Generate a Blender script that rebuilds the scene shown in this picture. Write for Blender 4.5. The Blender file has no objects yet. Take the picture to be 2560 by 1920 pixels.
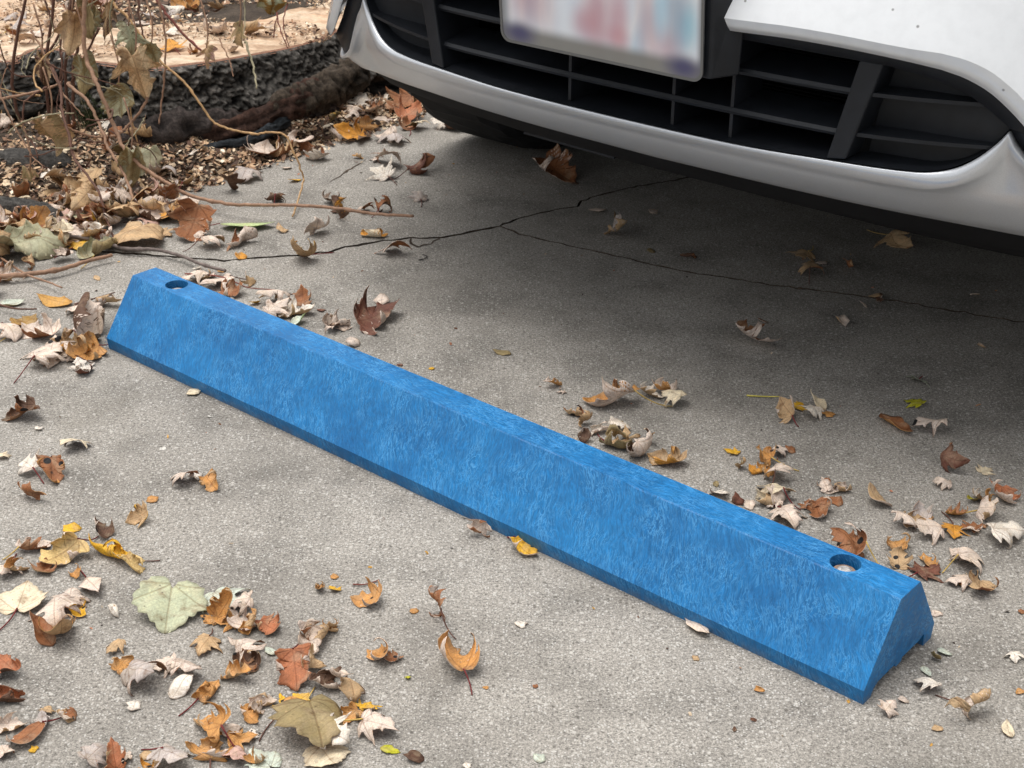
import bpy, bmesh, math, random
import numpy as np
from mathutils import Vector, Matrix, noise

scene = bpy.context.scene
COL = scene.collection
R = math.radians

LEAVES = [
 (-0.505,1.485,0.00,0.020,'f','ye','ta','b','','yellow flat leaf scrap at the lower left edge, right one'),
 (-0.471,1.481,0.00,0.030,'c','br','pa','m','s','dark brown cupped maple leaf in the lower left leaf cluster, leftmost'),
 (-0.451,1.430,0.00,0.044,'r','ye','ye','m','','yellow rolled maple leaf in the lower left leaf cluster'),
 (-0.420,1.408,0.00,0.031,'r','yt','yt','m','','pale yellow tan rolled maple leaf in the lower left leaf cluster'),
 (-0.502,1.427,0.00,0.044,'c','yt','pa','m','','pale yellow tan cupped maple leaf at the lower left edge'),
 (-0.515,1.400,0.00,0.026,'c','ru','ta','m','','rust brown cupped maple leaf at the lower left edge'),
 (-0.475,1.392,0.00,0.019,'c','or','ta','m','','orange tan cupped maple leaf at the lower left edge, right one'),
 (-0.455,1.370,0.00,0.039,'d','pa','ru','o','l','pale pinkish grey arched oval leaf at the lower left edge'),
 (-0.554,1.393,0.00,0.033,'d','pa','ru','m','s','pale pinkish grey arched maple leaf at the lower left edge, second from left'),
 (-0.521,1.339,0.00,0.055,'f','cr','ta','g','','cream flat broad lobed leaf at the lower left edge'),
 (-0.468,1.343,0.00,0.037,'d','pa','ru','m','','pale pinkish grey arched maple leaf at the lower left edge, rightmost'),
 (-0.477,1.311,0.00,0.046,'d','pa','ru','m','','pale pinkish grey arched maple leaf at the lower left edge, third from left'),
 (-0.460,1.324,0.00,0.027,'c','ye','pa','m','','yellow cupped maple leaf at the lower left edge'),
 (-0.478,1.272,0.00,0.036,'c','ru','pa','o','s','rust brown cupped oval leaf at the lower left edge, right one'),
 (-0.434,1.508,0.00,0.027,'c','ta','ye','m','','tan cupped maple leaf in the lower left leaf cluster'),
 (-0.359,1.326,0.00,0.075,'f','pg','pg','g','','pale green flat broad lobed leaf in the lower left leaf cluster'),
 (-0.305,1.349,0.00,0.056,'d','mi','ol','m','','mint grey green arched maple leaf in the lower left leaf cluster'),
 (-0.313,1.314,0.00,0.026,'f','or','ta','m','s','orange tan flat maple leaf in the lower left leaf cluster, leftmost'),
 (-0.299,1.324,0.00,0.030,'c','or','ta','m','','orange tan cupped maple leaf in the lower left leaf cluster, leftmost'),
 (-0.285,1.336,0.00,0.028,'d','pa','ru','m','','pale pinkish grey arched maple leaf in the lower left leaf cluster, fourth from left'),
 (-0.278,1.302,0.00,0.028,'c','pa','ru','m','','pale pinkish grey cupped maple leaf in the lower left leaf cluster, leftmost'),
 (-0.250,1.301,0.00,0.028,'c','ro','ta','m','','red orange cupped maple leaf in the lower left leaf cluster, left one'),
 (-0.310,1.265,0.00,0.032,'d','ta','or','m','','tan arched maple leaf in the lower left leaf cluster, right one'),
 (-0.266,1.263,0.00,0.037,'d','pa','ru','m','','pale pinkish grey arched maple leaf in the lower left leaf cluster, fifth from left'),
 (-0.242,1.260,0.00,0.019,'f','mi','mi','o','','mint grey green flat oval leaf in the lower left leaf cluster'),
 (-0.420,1.322,0.00,0.017,'r','wh','ta','b','','whitish rolled leaf scrap in the lower left leaf cluster'),
 (-0.384,1.228,0.00,0.025,'k','or','ta','m','','orange tan crumpled maple leaf in the lower left leaf cluster, leftmost'),
 (-0.363,1.203,0.00,0.039,'d','gr','ru','m','','grey arched maple leaf in the lower left leaf cluster, left one'),
 (-0.344,1.230,0.00,0.027,'d','pa','ta','m','','pale pinkish grey arched maple leaf in the lower left leaf cluster, leftmost'),
 (-0.320,1.222,0.00,0.038,'d','pa','ru','m','','pale pinkish grey arched maple leaf in the lower left leaf cluster, second from left'),
 (-0.321,1.194,0.00,0.029,'d','wh','ta','o','','whitish arched oval leaf in the lower left leaf cluster'),
 (-0.294,1.192,0.00,0.031,'r','or','or','m','','orange tan rolled maple leaf in the lower left leaf cluster, leftmost'),
 (-0.268,1.216,0.00,0.030,'r','or','ta','m','','orange tan rolled maple leaf in the lower left leaf cluster, second from left'),
 (-0.262,1.240,0.00,0.024,'c','br','ta','m','s','dark brown cupped maple leaf in the lower left leaf cluster, second from left'),
 (-0.211,1.222,0.00,0.042,'c','ro','pa','m','l','red orange cupped maple leaf in the lower left leaf cluster, right one'),
 (-0.206,1.174,0.00,0.047,'f','ye','ta','m','','yellow flat maple leaf in the lower left leaf cluster, leftmost'),
 (-0.180,1.135,0.00,0.064,'d','ol','ta','g','','olive arched broad lobed leaf in the lower left leaf cluster'),
 (-0.279,1.134,0.00,0.042,'k','or','ta','m','','orange tan crumpled maple leaf in the lower left leaf cluster, rightmost'),
 (-0.261,1.134,0.00,0.024,'d','pa','or','m','','pale pinkish grey arched maple leaf in the lower left leaf cluster, third from left'),
 (-0.249,1.159,0.00,0.026,'c','or','pa','m','','orange tan cupped maple leaf in the lower left leaf cluster, second from left'),
 (-0.238,1.176,0.00,0.023,'r','pa','ta','m','','pale pinkish grey rolled maple leaf in the lower left leaf cluster, left one'),
 (-0.274,1.102,0.00,0.038,'k','or','ta','m','l','orange tan crumpled maple leaf in the lower left leaf cluster, second from left'),
 (-0.307,1.088,0.00,0.039,'d','gr','ta','m','','grey arched maple leaf in the lower left leaf cluster, right one'),
 (-0.247,1.097,0.00,0.025,'d','pk','ru','m','l','pink arched maple leaf in the lower left leaf cluster'),
 (-0.224,1.093,0.00,0.036,'f','mi','mi','g','','mint grey green flat broad lobed leaf in the lower left leaf cluster'),
 (-0.166,1.101,0.00,0.045,'f','cr','ta','g','','cream flat broad lobed leaf in the lower left leaf cluster'),
 (-0.163,1.119,0.00,0.037,'d','wh','ru','m','','whitish arched maple leaf in the lower left leaf cluster'),
 (-0.377,1.090,0.00,0.027,'d','gr','ru','m','','grey arched maple leaf at the lower left edge'),
 (-0.360,1.089,0.00,0.026,'k','ro','ta','m','s','red orange crumpled maple leaf in the lower left leaf cluster'),
 (-0.334,1.100,0.00,0.012,'f','ta','ta','b','','tan flat leaf scrap in the lower left leaf cluster'),
 (-0.361,1.167,0.00,0.017,'f','wh','gr','b','','whitish flat leaf scrap in the lower left leaf cluster'),
 (-0.423,1.146,0.00,0.016,'r','ta','pa','m','','tan rolled maple leaf at the lower left edge'),
 (-0.442,1.140,0.00,0.019,'c','gr','gr','m','','grey cupped maple leaf at the lower left edge'),
 (-0.449,1.118,0.00,0.031,'c','ru','pa','o','','rust brown cupped oval leaf at the lower left edge, left one'),
 (-0.471,1.134,0.00,0.025,'r','pa','ta','m','','pale pinkish grey rolled maple leaf at the lower left edge, left one'),
 (-0.465,1.097,0.00,0.019,'d','pa','ru','m','','pale pinkish grey arched maple leaf at the lower left edge, leftmost'),
 (-0.439,1.105,0.00,0.009,'f','ye','ye','b','','yellow flat leaf scrap at the lower left edge, left one'),
 (-0.499,1.221,0.00,0.030,'k','ro','br','m','s','red orange crumpled maple leaf at the lower left edge, left one'),
 (-0.486,1.179,0.00,0.032,'k','ro','br','m','','red orange crumpled maple leaf at the lower left edge, right one'),
 (-0.190,1.374,0.00,0.020,'f','ye','ta','m','','yellow flat maple leaf in the lower left leaf cluster, second from left'),
 (-0.191,1.398,0.00,0.010,'f','or','or','b','','orange tan flat leaf scrap in the lower left leaf cluster'),
 (-0.186,1.299,0.00,0.018,'c','or','ta','m','','orange tan cupped maple leaf in the lower left leaf cluster, fourth from left'),
 (-0.199,1.275,0.00,0.040,'r','pa','ta','m','','pale pinkish grey rolled maple leaf in the lower left leaf cluster, right one'),
 (-0.179,1.205,0.00,0.025,'c','br','pa','m','','dark brown cupped maple leaf in the lower left leaf cluster, rightmost'),
 (-0.149,1.352,0.00,0.031,'c','or','pa','m','s','orange tan cupped maple leaf in the lower left leaf cluster, sixth from left'),
 (-0.077,1.327,0.00,0.032,'k','pa','ru','m','l','pale pinkish grey crumpled maple leaf on bare concrete before the block, left one'),
 (-0.099,1.338,0.00,0.010,'f','or','or','b','','orange tan flat leaf scrap on bare concrete before the block, left one'),
 (-0.127,1.253,0.00,0.029,'c','or','pa','m','s','orange tan cupped maple leaf in the lower left leaf cluster, rightmost'),
 (-0.057,1.247,0.00,0.047,'c','or','pa','m','l','orange tan cupped maple leaf on bare concrete before the block'),
 (0.013,1.317,0.00,0.014,'d','wh','ta','b','','whitish arched leaf scrap on bare concrete before the block'),
 (-0.037,1.494,0.00,0.026,'k','pa','ru','m','','pale pinkish grey crumpled maple leaf on bare concrete before the block, right one'),
 (0.017,1.461,0.00,0.031,'c','ye','pa','m','','yellow cupped maple leaf on bare concrete before the block'),
 (-0.109,1.112,0.00,0.019,'f','yg','yg','o','','lime yellow flat oval leaf in the lower left leaf cluster'),
 (-0.087,1.101,0.00,0.019,'f','br','br','b','','dark brown flat leaf scrap on bare concrete before the block, left one'),
 (0.033,1.105,0.00,0.013,'f','mi','mi','b','','mint grey green flat leaf scrap on bare concrete before the block'),
 (-0.035,1.095,0.00,0.010,'f','wh','pa','b','','whitish flat leaf scrap on bare concrete before the block'),
 (-0.152,1.193,0.00,0.030,'k','ta','pa','m','','tan crumpled maple leaf in the lower left leaf cluster, right one'),
 (-0.138,1.176,0.00,0.020,'f','ye','ta','m','','yellow flat maple leaf in the lower left leaf cluster, rightmost'),
 (-0.151,1.160,0.00,0.025,'c','or','ta','m','','orange tan cupped maple leaf in the lower left leaf cluster, fifth from left'),
 (-0.122,1.140,0.00,0.037,'d','pa','ru','m','l','pale pinkish grey arched maple leaf in the lower left leaf cluster, rightmost'),
 (-0.099,1.221,0.00,0.007,'f','yg','yg','b','','lime yellow flat leaf scrap on bare concrete before the block'),
 (-0.019,1.209,0.00,0.006,'f','or','or','b','','orange tan flat leaf scrap on bare concrete before the block, right one'),
 (0.029,1.212,0.00,0.006,'f','ru','ru','b','','rust brown flat leaf scrap on bare concrete before the block'),
 (0.201,1.322,0.00,0.041,'f','pa','ta','o','','pale pinkish grey flat oval leaf on bare concrete before the block'),
 (0.400,1.480,0.00,0.043,'c','ru','pa','m','s','rust brown cupped maple leaf tight behind the blue block, rightmost'),
 (0.450,1.478,0.00,0.034,'c','or','ta','m','s','orange tan cupped maple leaf tight behind the blue block, left one'),
 (0.443,1.451,0.00,0.025,'c','ta','ta','m','s','tan cupped maple leaf tight behind the blue block, second from left'),
 (0.472,1.432,0.00,0.047,'f','rb','ru','m','','reddish brown flat maple leaf tight behind the blue block'),
 (0.525,1.453,0.00,0.041,'d','pa','ta','m','',"pale pinkish grey arched maple leaf behind the block's near end, fifth from left"),
 (0.502,1.411,0.00,0.028,'d','pa','ru','m','','pale pinkish grey arched maple leaf tight behind the blue block, rightmost'),
 (0.522,1.398,0.00,0.035,'c','ta','ru','m','s','tan cupped maple leaf tight behind the blue block, rightmost'),
 (0.462,1.351,0.00,0.013,'d','pa','ru','b','',"pale pinkish grey arched leaf scrap right of the block's near end, right one"),
 (0.442,1.270,0.00,0.014,'c','ol','ol','b','',"olive cupped leaf scrap right of the block's near end"),
 (0.456,1.281,0.00,0.015,'f','mi','mi','b','',"mint grey green flat leaf scrap right of the block's near end"),
 (0.428,1.251,0.00,0.017,'f','mi','mi','o','',"mint grey green flat oval leaf right of the block's near end"),
 (0.423,1.224,0.00,0.024,'d','wh','ru','m','',"whitish arched maple leaf right of the block's near end, left one"),
 (0.376,1.184,0.00,0.021,'d','pa','ru','m','',"pale pinkish grey arched maple leaf right of the block's near end"),
 (0.393,1.202,0.00,0.011,'d','pa','ru','b','',"pale pinkish grey arched leaf scrap right of the block's near end, left one"),
 (0.460,1.181,0.00,0.041,'k','pa','ta','m','l',"pale pinkish grey crumpled maple leaf right of the block's near end"),
 (0.486,1.158,0.00,0.023,'f','cr','ta','o','',"cream flat oval leaf right of the block's near end"),
 (0.418,1.161,0.00,0.011,'f','ta','ta','b','',"tan flat leaf scrap right of the block's near end"),
 (0.525,1.275,0.00,0.019,'d','wh','ol','m','',"whitish arched maple leaf right of the block's near end, right one"),
 (0.254,1.212,0.00,0.011,'r','or','or','b','','orange tan rolled leaf scrap on bare concrete before the block'),
 (0.195,1.265,0.00,0.008,'f','ta','ta','b','','tan flat leaf scrap on bare concrete before the block'),
 (0.221,1.152,0.00,0.007,'f','br','br','b','','dark brown flat leaf scrap on bare concrete before the block, right one'),
 (0.516,1.219,0.00,0.009,'f','or','or','b','',"orange tan flat leaf scrap right of the block's near end"),
 (0.556,1.357,0.00,0.008,'f','ru','ru','b','','rust brown flat leaf scrap tight behind the blue block'),
 (0.355,2.028,0.00,0.058,'c','ru','pa','m','','rust brown cupped maple leaf on open concrete between block and car'),
 (0.383,2.107,0.00,0.019,'c','ru','pa','b','','rust brown cupped leaf scrap on open concrete between block and car'),
 (0.547,2.178,0.00,0.018,'d','pa','pa','b','','pale pinkish grey arched leaf scrap on open concrete between block and car, left one'),
 (0.504,2.112,0.00,0.024,'r','pa','ta','b','','pale pinkish grey rolled leaf scrap on open concrete between block and car'),
 (0.579,2.206,0.00,0.020,'k','br','pa','b','','dark brown crumpled leaf scrap on open concrete between block and car'),
 (0.696,2.035,0.00,0.014,'k','pa','ta','b','','pale pinkish grey crumpled leaf scrap on open concrete between block and car'),
 (0.573,1.913,0.00,0.031,'d','gm','gm','m','l','grey green arched maple leaf on open concrete between block and car'),
 (0.553,1.847,0.00,0.037,'f','yg','yg','m','s','lime yellow flat maple leaf on open concrete between block and car'),
 (0.391,1.831,0.00,0.032,'f','ye','ta','m','','yellow flat maple leaf on open concrete between block and car, right one'),
 (0.371,1.803,0.00,0.031,'c','ta','pa','m','l','tan cupped maple leaf on open concrete between block and car'),
 (0.417,1.834,0.00,0.028,'r','cr','cr','o','','cream rolled oval leaf on open concrete between block and car'),
 (0.404,1.800,0.00,0.032,'d','wh','ta','m','','whitish arched maple leaf on open concrete between block and car'),
 (0.430,1.814,0.00,0.019,'f','or','or','b','','orange tan flat leaf scrap on open concrete between block and car'),
 (0.510,1.787,0.00,0.054,'r','ru','or','o','','rust brown rolled oval leaf on open concrete between block and car'),
 (0.554,1.771,0.00,0.039,'d','pa','ru','m','s','pale pinkish grey arched maple leaf on open concrete between block and car, right one'),
 (0.285,1.701,0.00,0.027,'f','ye','ye','m','l','yellow flat maple leaf on open concrete between block and car, left one'),
 (0.345,1.699,0.00,0.024,'d','pa','ru','m','s','pale pinkish grey arched maple leaf on open concrete between block and car, left one'),
 (0.362,1.706,0.00,0.015,'f','ru','ru','b','','rust brown flat leaf scrap on open concrete between block and car'),
 (0.318,1.678,0.00,0.040,'k','or','ta','m','','orange tan crumpled maple leaf on open concrete between block and car'),
 (0.292,1.659,0.00,0.017,'k','ol','ta','m','',"olive crumpled maple leaf behind the block's near end"),
 (0.319,1.651,0.00,0.022,'c','or','ta','m','',"orange tan cupped maple leaf behind the block's near end"),
 (0.330,1.637,0.00,0.033,'d','pa','ta','m','',"pale pinkish grey arched maple leaf behind the block's near end, leftmost"),
 (0.322,1.596,0.00,0.042,'d','cr','ta','m','l','cream arched maple leaf tight behind the blue block'),
 (0.325,1.574,0.00,0.030,'d','pa','ta','m','','pale pinkish grey arched maple leaf tight behind the blue block, sixth from left'),
 (0.330,1.537,0.00,0.050,'d','pa','ta','m','l','pale pinkish grey arched maple leaf tight behind the blue block, seventh from left'),
 (0.371,1.557,0.00,0.034,'c','ru','pa','m','','rust brown cupped maple leaf tight behind the blue block, fourth from left'),
 (0.403,1.610,0.00,0.029,'r','pa','ta','m','l',"pale pinkish grey rolled maple leaf behind the block's near end, right one"),
 (0.398,1.581,0.00,0.021,'f','ru','ru','b','',"rust brown flat leaf scrap behind the block's near end"),
 (0.448,1.578,0.00,0.032,'c','ta','pa','o','',"tan cupped oval leaf behind the block's near end"),
 (0.553,1.666,0.00,0.032,'k','rb','ru','m','',"reddish brown crumpled maple leaf behind the block's near end"),
 (0.602,1.666,0.00,0.030,'f','cr','ta','m','l',"cream flat maple leaf behind the block's near end"),
 (0.537,1.625,0.00,0.022,'d','pa','ta','m','l',"pale pinkish grey arched maple leaf behind the block's near end, fourth from left"),
 (0.257,1.591,0.00,0.023,'d','wh','pa','m','','whitish arched maple leaf tight behind the blue block, right one'),
 (0.255,1.617,0.00,0.012,'r','ol','ol','b','','olive rolled leaf scrap tight behind the blue block'),
 (0.278,1.576,0.00,0.015,'k','rb','rb','b','','reddish brown crumpled leaf scrap tight behind the blue block'),
 (0.290,1.572,0.00,0.019,'d','pa','ta','b','','pale pinkish grey arched leaf scrap tight behind the blue block, right one'),
 (0.469,1.530,0.00,0.030,'d','pa','ru','m','',"pale pinkish grey arched maple leaf behind the block's near end, second from left"),
 (0.492,1.555,0.00,0.030,'c','gr','ru','m','',"grey cupped maple leaf behind the block's near end"),
 (0.492,1.508,0.00,0.038,'d','pa','ta','m','',"pale pinkish grey arched maple leaf behind the block's near end, third from left"),
 (0.523,1.516,0.00,0.039,'f','yo','ta','m','',"orange yellow flat maple leaf behind the block's near end"),
 (0.537,1.555,0.00,0.022,'c','ru','or','m','',"rust brown cupped maple leaf behind the block's near end"),
 (0.545,1.521,0.00,0.022,'d','pa','ta','m','l',"pale pinkish grey arched maple leaf behind the block's near end, rightmost"),
 (0.572,1.554,0.00,0.032,'k','pa','ta','m','',"pale pinkish grey crumpled maple leaf behind the block's near end"),
 (0.602,1.596,0.00,0.031,'c','ro','pa','m','',"red orange cupped maple leaf behind the block's near end"),
 (0.578,1.582,0.00,0.023,'k','or','or','m','',"orange tan crumpled maple leaf behind the block's near end"),
 (0.563,1.590,0.00,0.017,'r','yg','ol','o','',"lime yellow rolled oval leaf behind the block's near end"),
 (0.581,1.504,0.00,0.042,'d','wh','ta','m','',"whitish arched maple leaf behind the block's near end"),
 (0.606,1.528,0.00,0.011,'f','rb','rb','b','',"reddish brown flat leaf scrap behind the block's near end"),
 (-0.208,2.088,0.00,0.073,'c','rb','pa','m','',"reddish brown cupped maple leaf behind the block's middle"),
 (-0.205,2.161,0.00,0.030,'d','pa','pa','b','',"pale pinkish grey arched leaf scrap behind the block's middle"),
 (-0.013,1.982,0.00,0.027,'f','ol','ol','o','',"olive flat oval leaf behind the block's middle"),
 (-0.116,1.926,0.00,0.009,'f','ye','ye','b','','yellow flat leaf scrap tight behind the blue block'),
 (0.057,1.877,0.00,0.024,'r','pa','or','m','',"pale pinkish grey rolled maple leaf behind the block's middle"),
 (0.087,1.791,0.00,0.030,'c','ru','ta','m','s','rust brown cupped maple leaf tight behind the blue block, third from left'),
 (0.139,1.821,0.00,0.063,'c','or','pa','m','l',"orange tan cupped maple leaf behind the block's middle"),
 (0.210,1.867,0.00,0.033,'k','pa','or','m','',"pale pinkish grey crumpled maple leaf behind the block's middle"),
 (0.218,1.833,0.00,0.035,'d','cr','mi','m','',"cream arched maple leaf behind the block's middle"),
 (0.143,1.759,0.00,0.027,'d','wh','ye','m','','whitish arched maple leaf tight behind the blue block, left one'),
 (0.117,1.746,0.00,0.023,'r','wh','pa','m','','whitish rolled maple leaf tight behind the blue block'),
 (0.095,1.724,0.00,0.019,'c','br','pa','b','','dark brown cupped leaf scrap tight behind the blue block'),
 (0.138,1.704,0.00,0.035,'c','ta','ol','m','','tan cupped maple leaf tight behind the blue block, leftmost'),
 (0.163,1.683,0.00,0.041,'k','br','pa','m','s','dark brown crumpled maple leaf tight behind the blue block, right one'),
 (0.180,1.719,0.00,0.021,'r','or','ta','o','','orange tan rolled oval leaf tight behind the blue block'),
 (0.198,1.668,0.00,0.041,'r','ta','yo','m','','tan rolled maple leaf tight behind the blue block'),
 (-0.265,2.061,0.00,0.034,'k','br','pa','m','s','dark brown crumpled maple leaf tight behind the blue block, left one'),
 (-0.235,2.000,0.00,0.020,'d','pa','br','b','','pale pinkish grey arched leaf scrap tight behind the blue block, left one'),
 (-0.161,1.937,0.00,0.010,'f','rb','rb','b','','reddish brown flat leaf scrap tight behind the blue block, right one'),
 (0.078,2.780,0.00,0.087,'c','ru','pa','m','','rust brown cupped maple leaf in the shade under the car'),
 (-0.188,2.783,0.00,0.046,'k','rb','ru','m','l','reddish brown crumpled maple leaf near the long crack in the concrete'),
 (-0.178,2.626,0.00,0.035,'d','gr','ru','m','l','grey arched maple leaf near the long crack in the concrete, right one'),
 (-0.258,2.745,0.00,0.058,'d','wh','br','m','l','whitish arched maple leaf near the long crack in the concrete, left one'),
 (-0.249,2.821,0.00,0.059,'k','ru','pa','m','','rust brown crumpled maple leaf near the long crack in the concrete, fourth from left'),
 (-0.276,2.844,0.00,0.028,'d','pa','ru','m','','pale pinkish grey arched maple leaf in the pile under the bumper corner, second from left'),
 (-0.245,2.436,0.00,0.036,'r','yo','cr','m','','orange yellow rolled maple leaf near the long crack in the concrete'),
 (-0.206,2.364,0.00,0.054,'d','pa','ru','m','','pale pinkish grey arched maple leaf near the long crack in the concrete, right one'),
 (0.147,2.589,0.00,0.029,'f','pa','ol','b','','pale pinkish grey flat leaf scrap in the shade under the car, left one'),
 (0.245,2.583,0.00,0.017,'k','pa','ta','b','','pale pinkish grey crumpled leaf scrap in the shade under the car'),
 (0.178,2.468,0.00,0.036,'k','gr','ta','m','','grey crumpled maple leaf in the shade under the car'),
 (0.231,2.394,0.00,0.016,'f','ol','ol','b','','olive flat leaf scrap in the shade under the car'),
 (0.108,2.732,0.00,0.015,'f','br','br','b','','dark brown flat leaf scrap in the shade under the car'),
 (-0.160,3.068,0.00,0.037,'d','wh','pa','m','','whitish arched maple leaf near the long crack in the concrete, right one'),
 (-0.123,3.058,0.00,0.040,'k','ru','br','m','','rust brown crumpled maple leaf near the long crack in the concrete, rightmost'),
 (-0.192,3.224,0.00,0.026,'c','or','ru','b','','orange tan cupped leaf scrap in the pile under the bumper corner'),
 (-0.334,2.981,0.00,0.076,'c','yo','pa','m','','orange yellow cupped maple leaf in the pile under the bumper corner'),
 (-0.345,3.195,0.00,0.059,'d','wh','pa','m','','whitish arched maple leaf in the pile under the bumper corner'),
 (-0.248,2.964,0.00,0.059,'d','gr','pa','m','','grey arched maple leaf in the pile under the bumper corner'),
 (-0.385,3.089,0.00,0.032,'r','ye','ol','m','','yellow rolled maple leaf in the pile under the bumper corner'),
 (-0.315,3.161,0.00,0.059,'c','ru','pa','m','','rust brown cupped maple leaf in the pile under the bumper corner, leftmost'),
 (-0.289,3.095,0.00,0.054,'d','pa','ru','m','','pale pinkish grey arched maple leaf in the pile under the bumper corner, third from left'),
 (-0.254,3.219,0.00,0.070,'c','ru','ta','m','','rust brown cupped maple leaf in the pile under the bumper corner, second from left'),
 (-0.227,3.132,0.00,0.058,'c','ro','pa','m','','red orange cupped maple leaf in the pile under the bumper corner'),
 (-0.209,3.059,0.00,0.047,'d','cr','ol','m','','cream arched maple leaf in the pile under the bumper corner'),
 (-0.272,3.315,0.00,0.054,'k','ru','ta','m','','rust brown crumpled maple leaf in the pile under the bumper corner'),
 (-0.305,3.285,0.00,0.036,'r','cr','cr','o','','cream rolled oval leaf in the pile under the bumper corner'),
 (-0.313,3.036,0.00,0.057,'k','or','ru','m','','orange tan crumpled maple leaf in the pile under the bumper corner'),
 (-0.269,2.981,0.00,0.043,'d','pa','ru','m','','pale pinkish grey arched maple leaf in the pile under the bumper corner, rightmost'),
 (-0.360,2.982,0.00,0.049,'k','pa','ru','m','','pale pinkish grey crumpled maple leaf in the pile under the bumper corner'),
 (-0.230,3.071,0.00,0.044,'c','ru','pa','m','','rust brown cupped maple leaf in the pile under the bumper corner, rightmost'),
 (-0.359,3.130,0.00,0.044,'d','pa','ta','m','','pale pinkish grey arched maple leaf in the pile under the bumper corner, leftmost'),
 (-0.236,2.561,0.00,0.040,'k','ru','br','m','','rust brown crumpled maple leaf near the long crack in the concrete, third from left'),
 (-0.271,2.560,0.00,0.029,'d','pa','ru','m','','pale pinkish grey arched maple leaf near the long crack in the concrete, left one'),
 (-0.315,2.524,0.00,0.040,'k','yo','br','m','','orange yellow crumpled maple leaf near the long crack in the concrete'),
 (-0.332,2.601,0.00,0.032,'c','pa','br','m','','pale pinkish grey cupped maple leaf near the long crack in the concrete, right one'),
 (0.654,2.444,0.00,0.067,'k','ta','ru','m','','tan crumpled maple leaf in the shade under the car'),
 (0.484,2.374,0.00,0.051,'d','ta','ta','m','','tan arched maple leaf in the shade under the car, left one'),
 (0.487,2.309,0.00,0.040,'d','ta','ru','m','','tan arched maple leaf in the shade under the car, right one'),
 (0.293,2.361,0.00,0.024,'k','ru','br','b','','rust brown crumpled leaf scrap in the shade under the car'),
 (-0.474,2.467,0.00,0.090,'f','lg','lg','o','','light green flat oval leaf near the long crack in the concrete'),
 (-0.457,2.387,0.00,0.061,'k','ru','pa','m','','rust brown crumpled maple leaf near the long crack in the concrete, leftmost'),
 (-0.353,2.313,0.00,0.052,'c','ye','ta','m','l','yellow cupped maple leaf near the long crack in the concrete'),
 (-0.455,2.325,0.00,0.025,'c','yo','ta','b','','orange yellow cupped leaf scrap in the litter under the dead vine'),
 (-0.702,2.128,0.00,0.058,'f','go','go','o','',"golden tan flat oval leaf heaped against the block's far end"),
 (-0.773,2.119,0.00,0.034,'r','mi','ol','o','',"mint grey green rolled oval leaf heaped against the block's far end"),
 (-0.724,2.041,0.00,0.056,'f','yb','yb','m','',"yellow brown flat maple leaf heaped against the block's far end"),
 (-0.738,2.007,0.00,0.048,'d','pa','ru','m','',"pale pinkish grey arched maple leaf heaped against the block's far end, leftmost"),
 (-0.638,2.019,0.00,0.076,'k','pa','br','g','',"pale pinkish grey crumpled broad lobed leaf heaped against the block's far end"),
 (-0.657,1.939,0.00,0.074,'d','pa','ta','m','',"pale pinkish grey arched maple leaf heaped against the block's far end, third from left"),
 (-0.631,1.956,0.00,0.043,'c','ta','yo','m','',"tan cupped maple leaf heaped against the block's far end"),
 (-0.657,1.916,0.00,0.051,'d','pa','ta','m','',"pale pinkish grey arched maple leaf heaped against the block's far end, second from left"),
 (-0.606,1.904,0.00,0.035,'d','wh','rb','m','',"whitish arched maple leaf heaped against the block's far end"),
 (-0.620,2.118,0.00,0.034,'r','pa','ta','m','',"pale pinkish grey rolled maple leaf heaped against the block's far end"),
 (-0.665,2.090,0.00,0.031,'d','pa','ta','m','',"pale pinkish grey arched maple leaf heaped against the block's far end, rightmost"),
 (-0.667,2.228,0.00,0.017,'f','ta','ta','o','',"tan flat oval leaf heaped against the block's far end"),
 (-0.516,2.279,0.00,0.014,'f','wh','wh','b','','whitish flat leaf scrap tight behind the blue block'),
 (-0.476,2.271,0.00,0.014,'f','or','or','b','','orange tan flat leaf scrap tight behind the blue block'),
 (-0.512,2.225,0.00,0.042,'d','pa','ta','m','','pale pinkish grey arched maple leaf tight behind the blue block, leftmost'),
 (-0.469,2.208,0.00,0.052,'d','pa','ru','m','l','pale pinkish grey arched maple leaf tight behind the blue block, second from left'),
 (-0.440,2.178,0.00,0.034,'c','ru','pa','m','','rust brown cupped maple leaf tight behind the blue block, leftmost'),
 (-0.372,2.148,0.00,0.044,'d','pa','ta','m','l','pale pinkish grey arched maple leaf tight behind the blue block, third from left'),
 (-0.361,2.107,0.00,0.050,'d','pa','ta','m','','pale pinkish grey arched maple leaf tight behind the blue block, fourth from left'),
 (-0.398,2.143,0.00,0.019,'c','yb','ye','b','','yellow brown cupped leaf scrap tight behind the blue block'),
 (-0.321,2.074,0.00,0.028,'r','mi','lg','o','','mint grey green rolled oval leaf tight behind the blue block'),
 (-0.294,2.121,0.00,0.014,'f','rb','rb','b','','reddish brown flat leaf scrap tight behind the blue block, left one'),
 (-0.277,2.057,0.00,0.049,'k','pa','br','m','','pale pinkish grey crumpled maple leaf tight behind the blue block'),
 (-0.646,1.758,0.00,0.039,'k','br','ru','m','s','dark brown crumpled maple leaf on open concrete at left edge'),
 (-0.614,1.724,0.00,0.011,'f','wh','wh','b','','whitish flat leaf scrap on open concrete at left edge'),
 (-0.555,1.679,0.00,0.038,'d','cr','rb','m','','cream arched maple leaf on open concrete at left edge, right one'),
 (-0.637,1.650,0.00,0.018,'d','cr','cr','m','','cream arched maple leaf on open concrete at left edge, left one'),
 (-0.596,1.616,0.00,0.033,'d','wh','pa','m','l','whitish arched maple leaf on open concrete at left edge'),
 (-0.564,1.607,0.00,0.040,'c','ru','or','m','s','rust brown cupped maple leaf on open concrete at left edge'),
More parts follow.
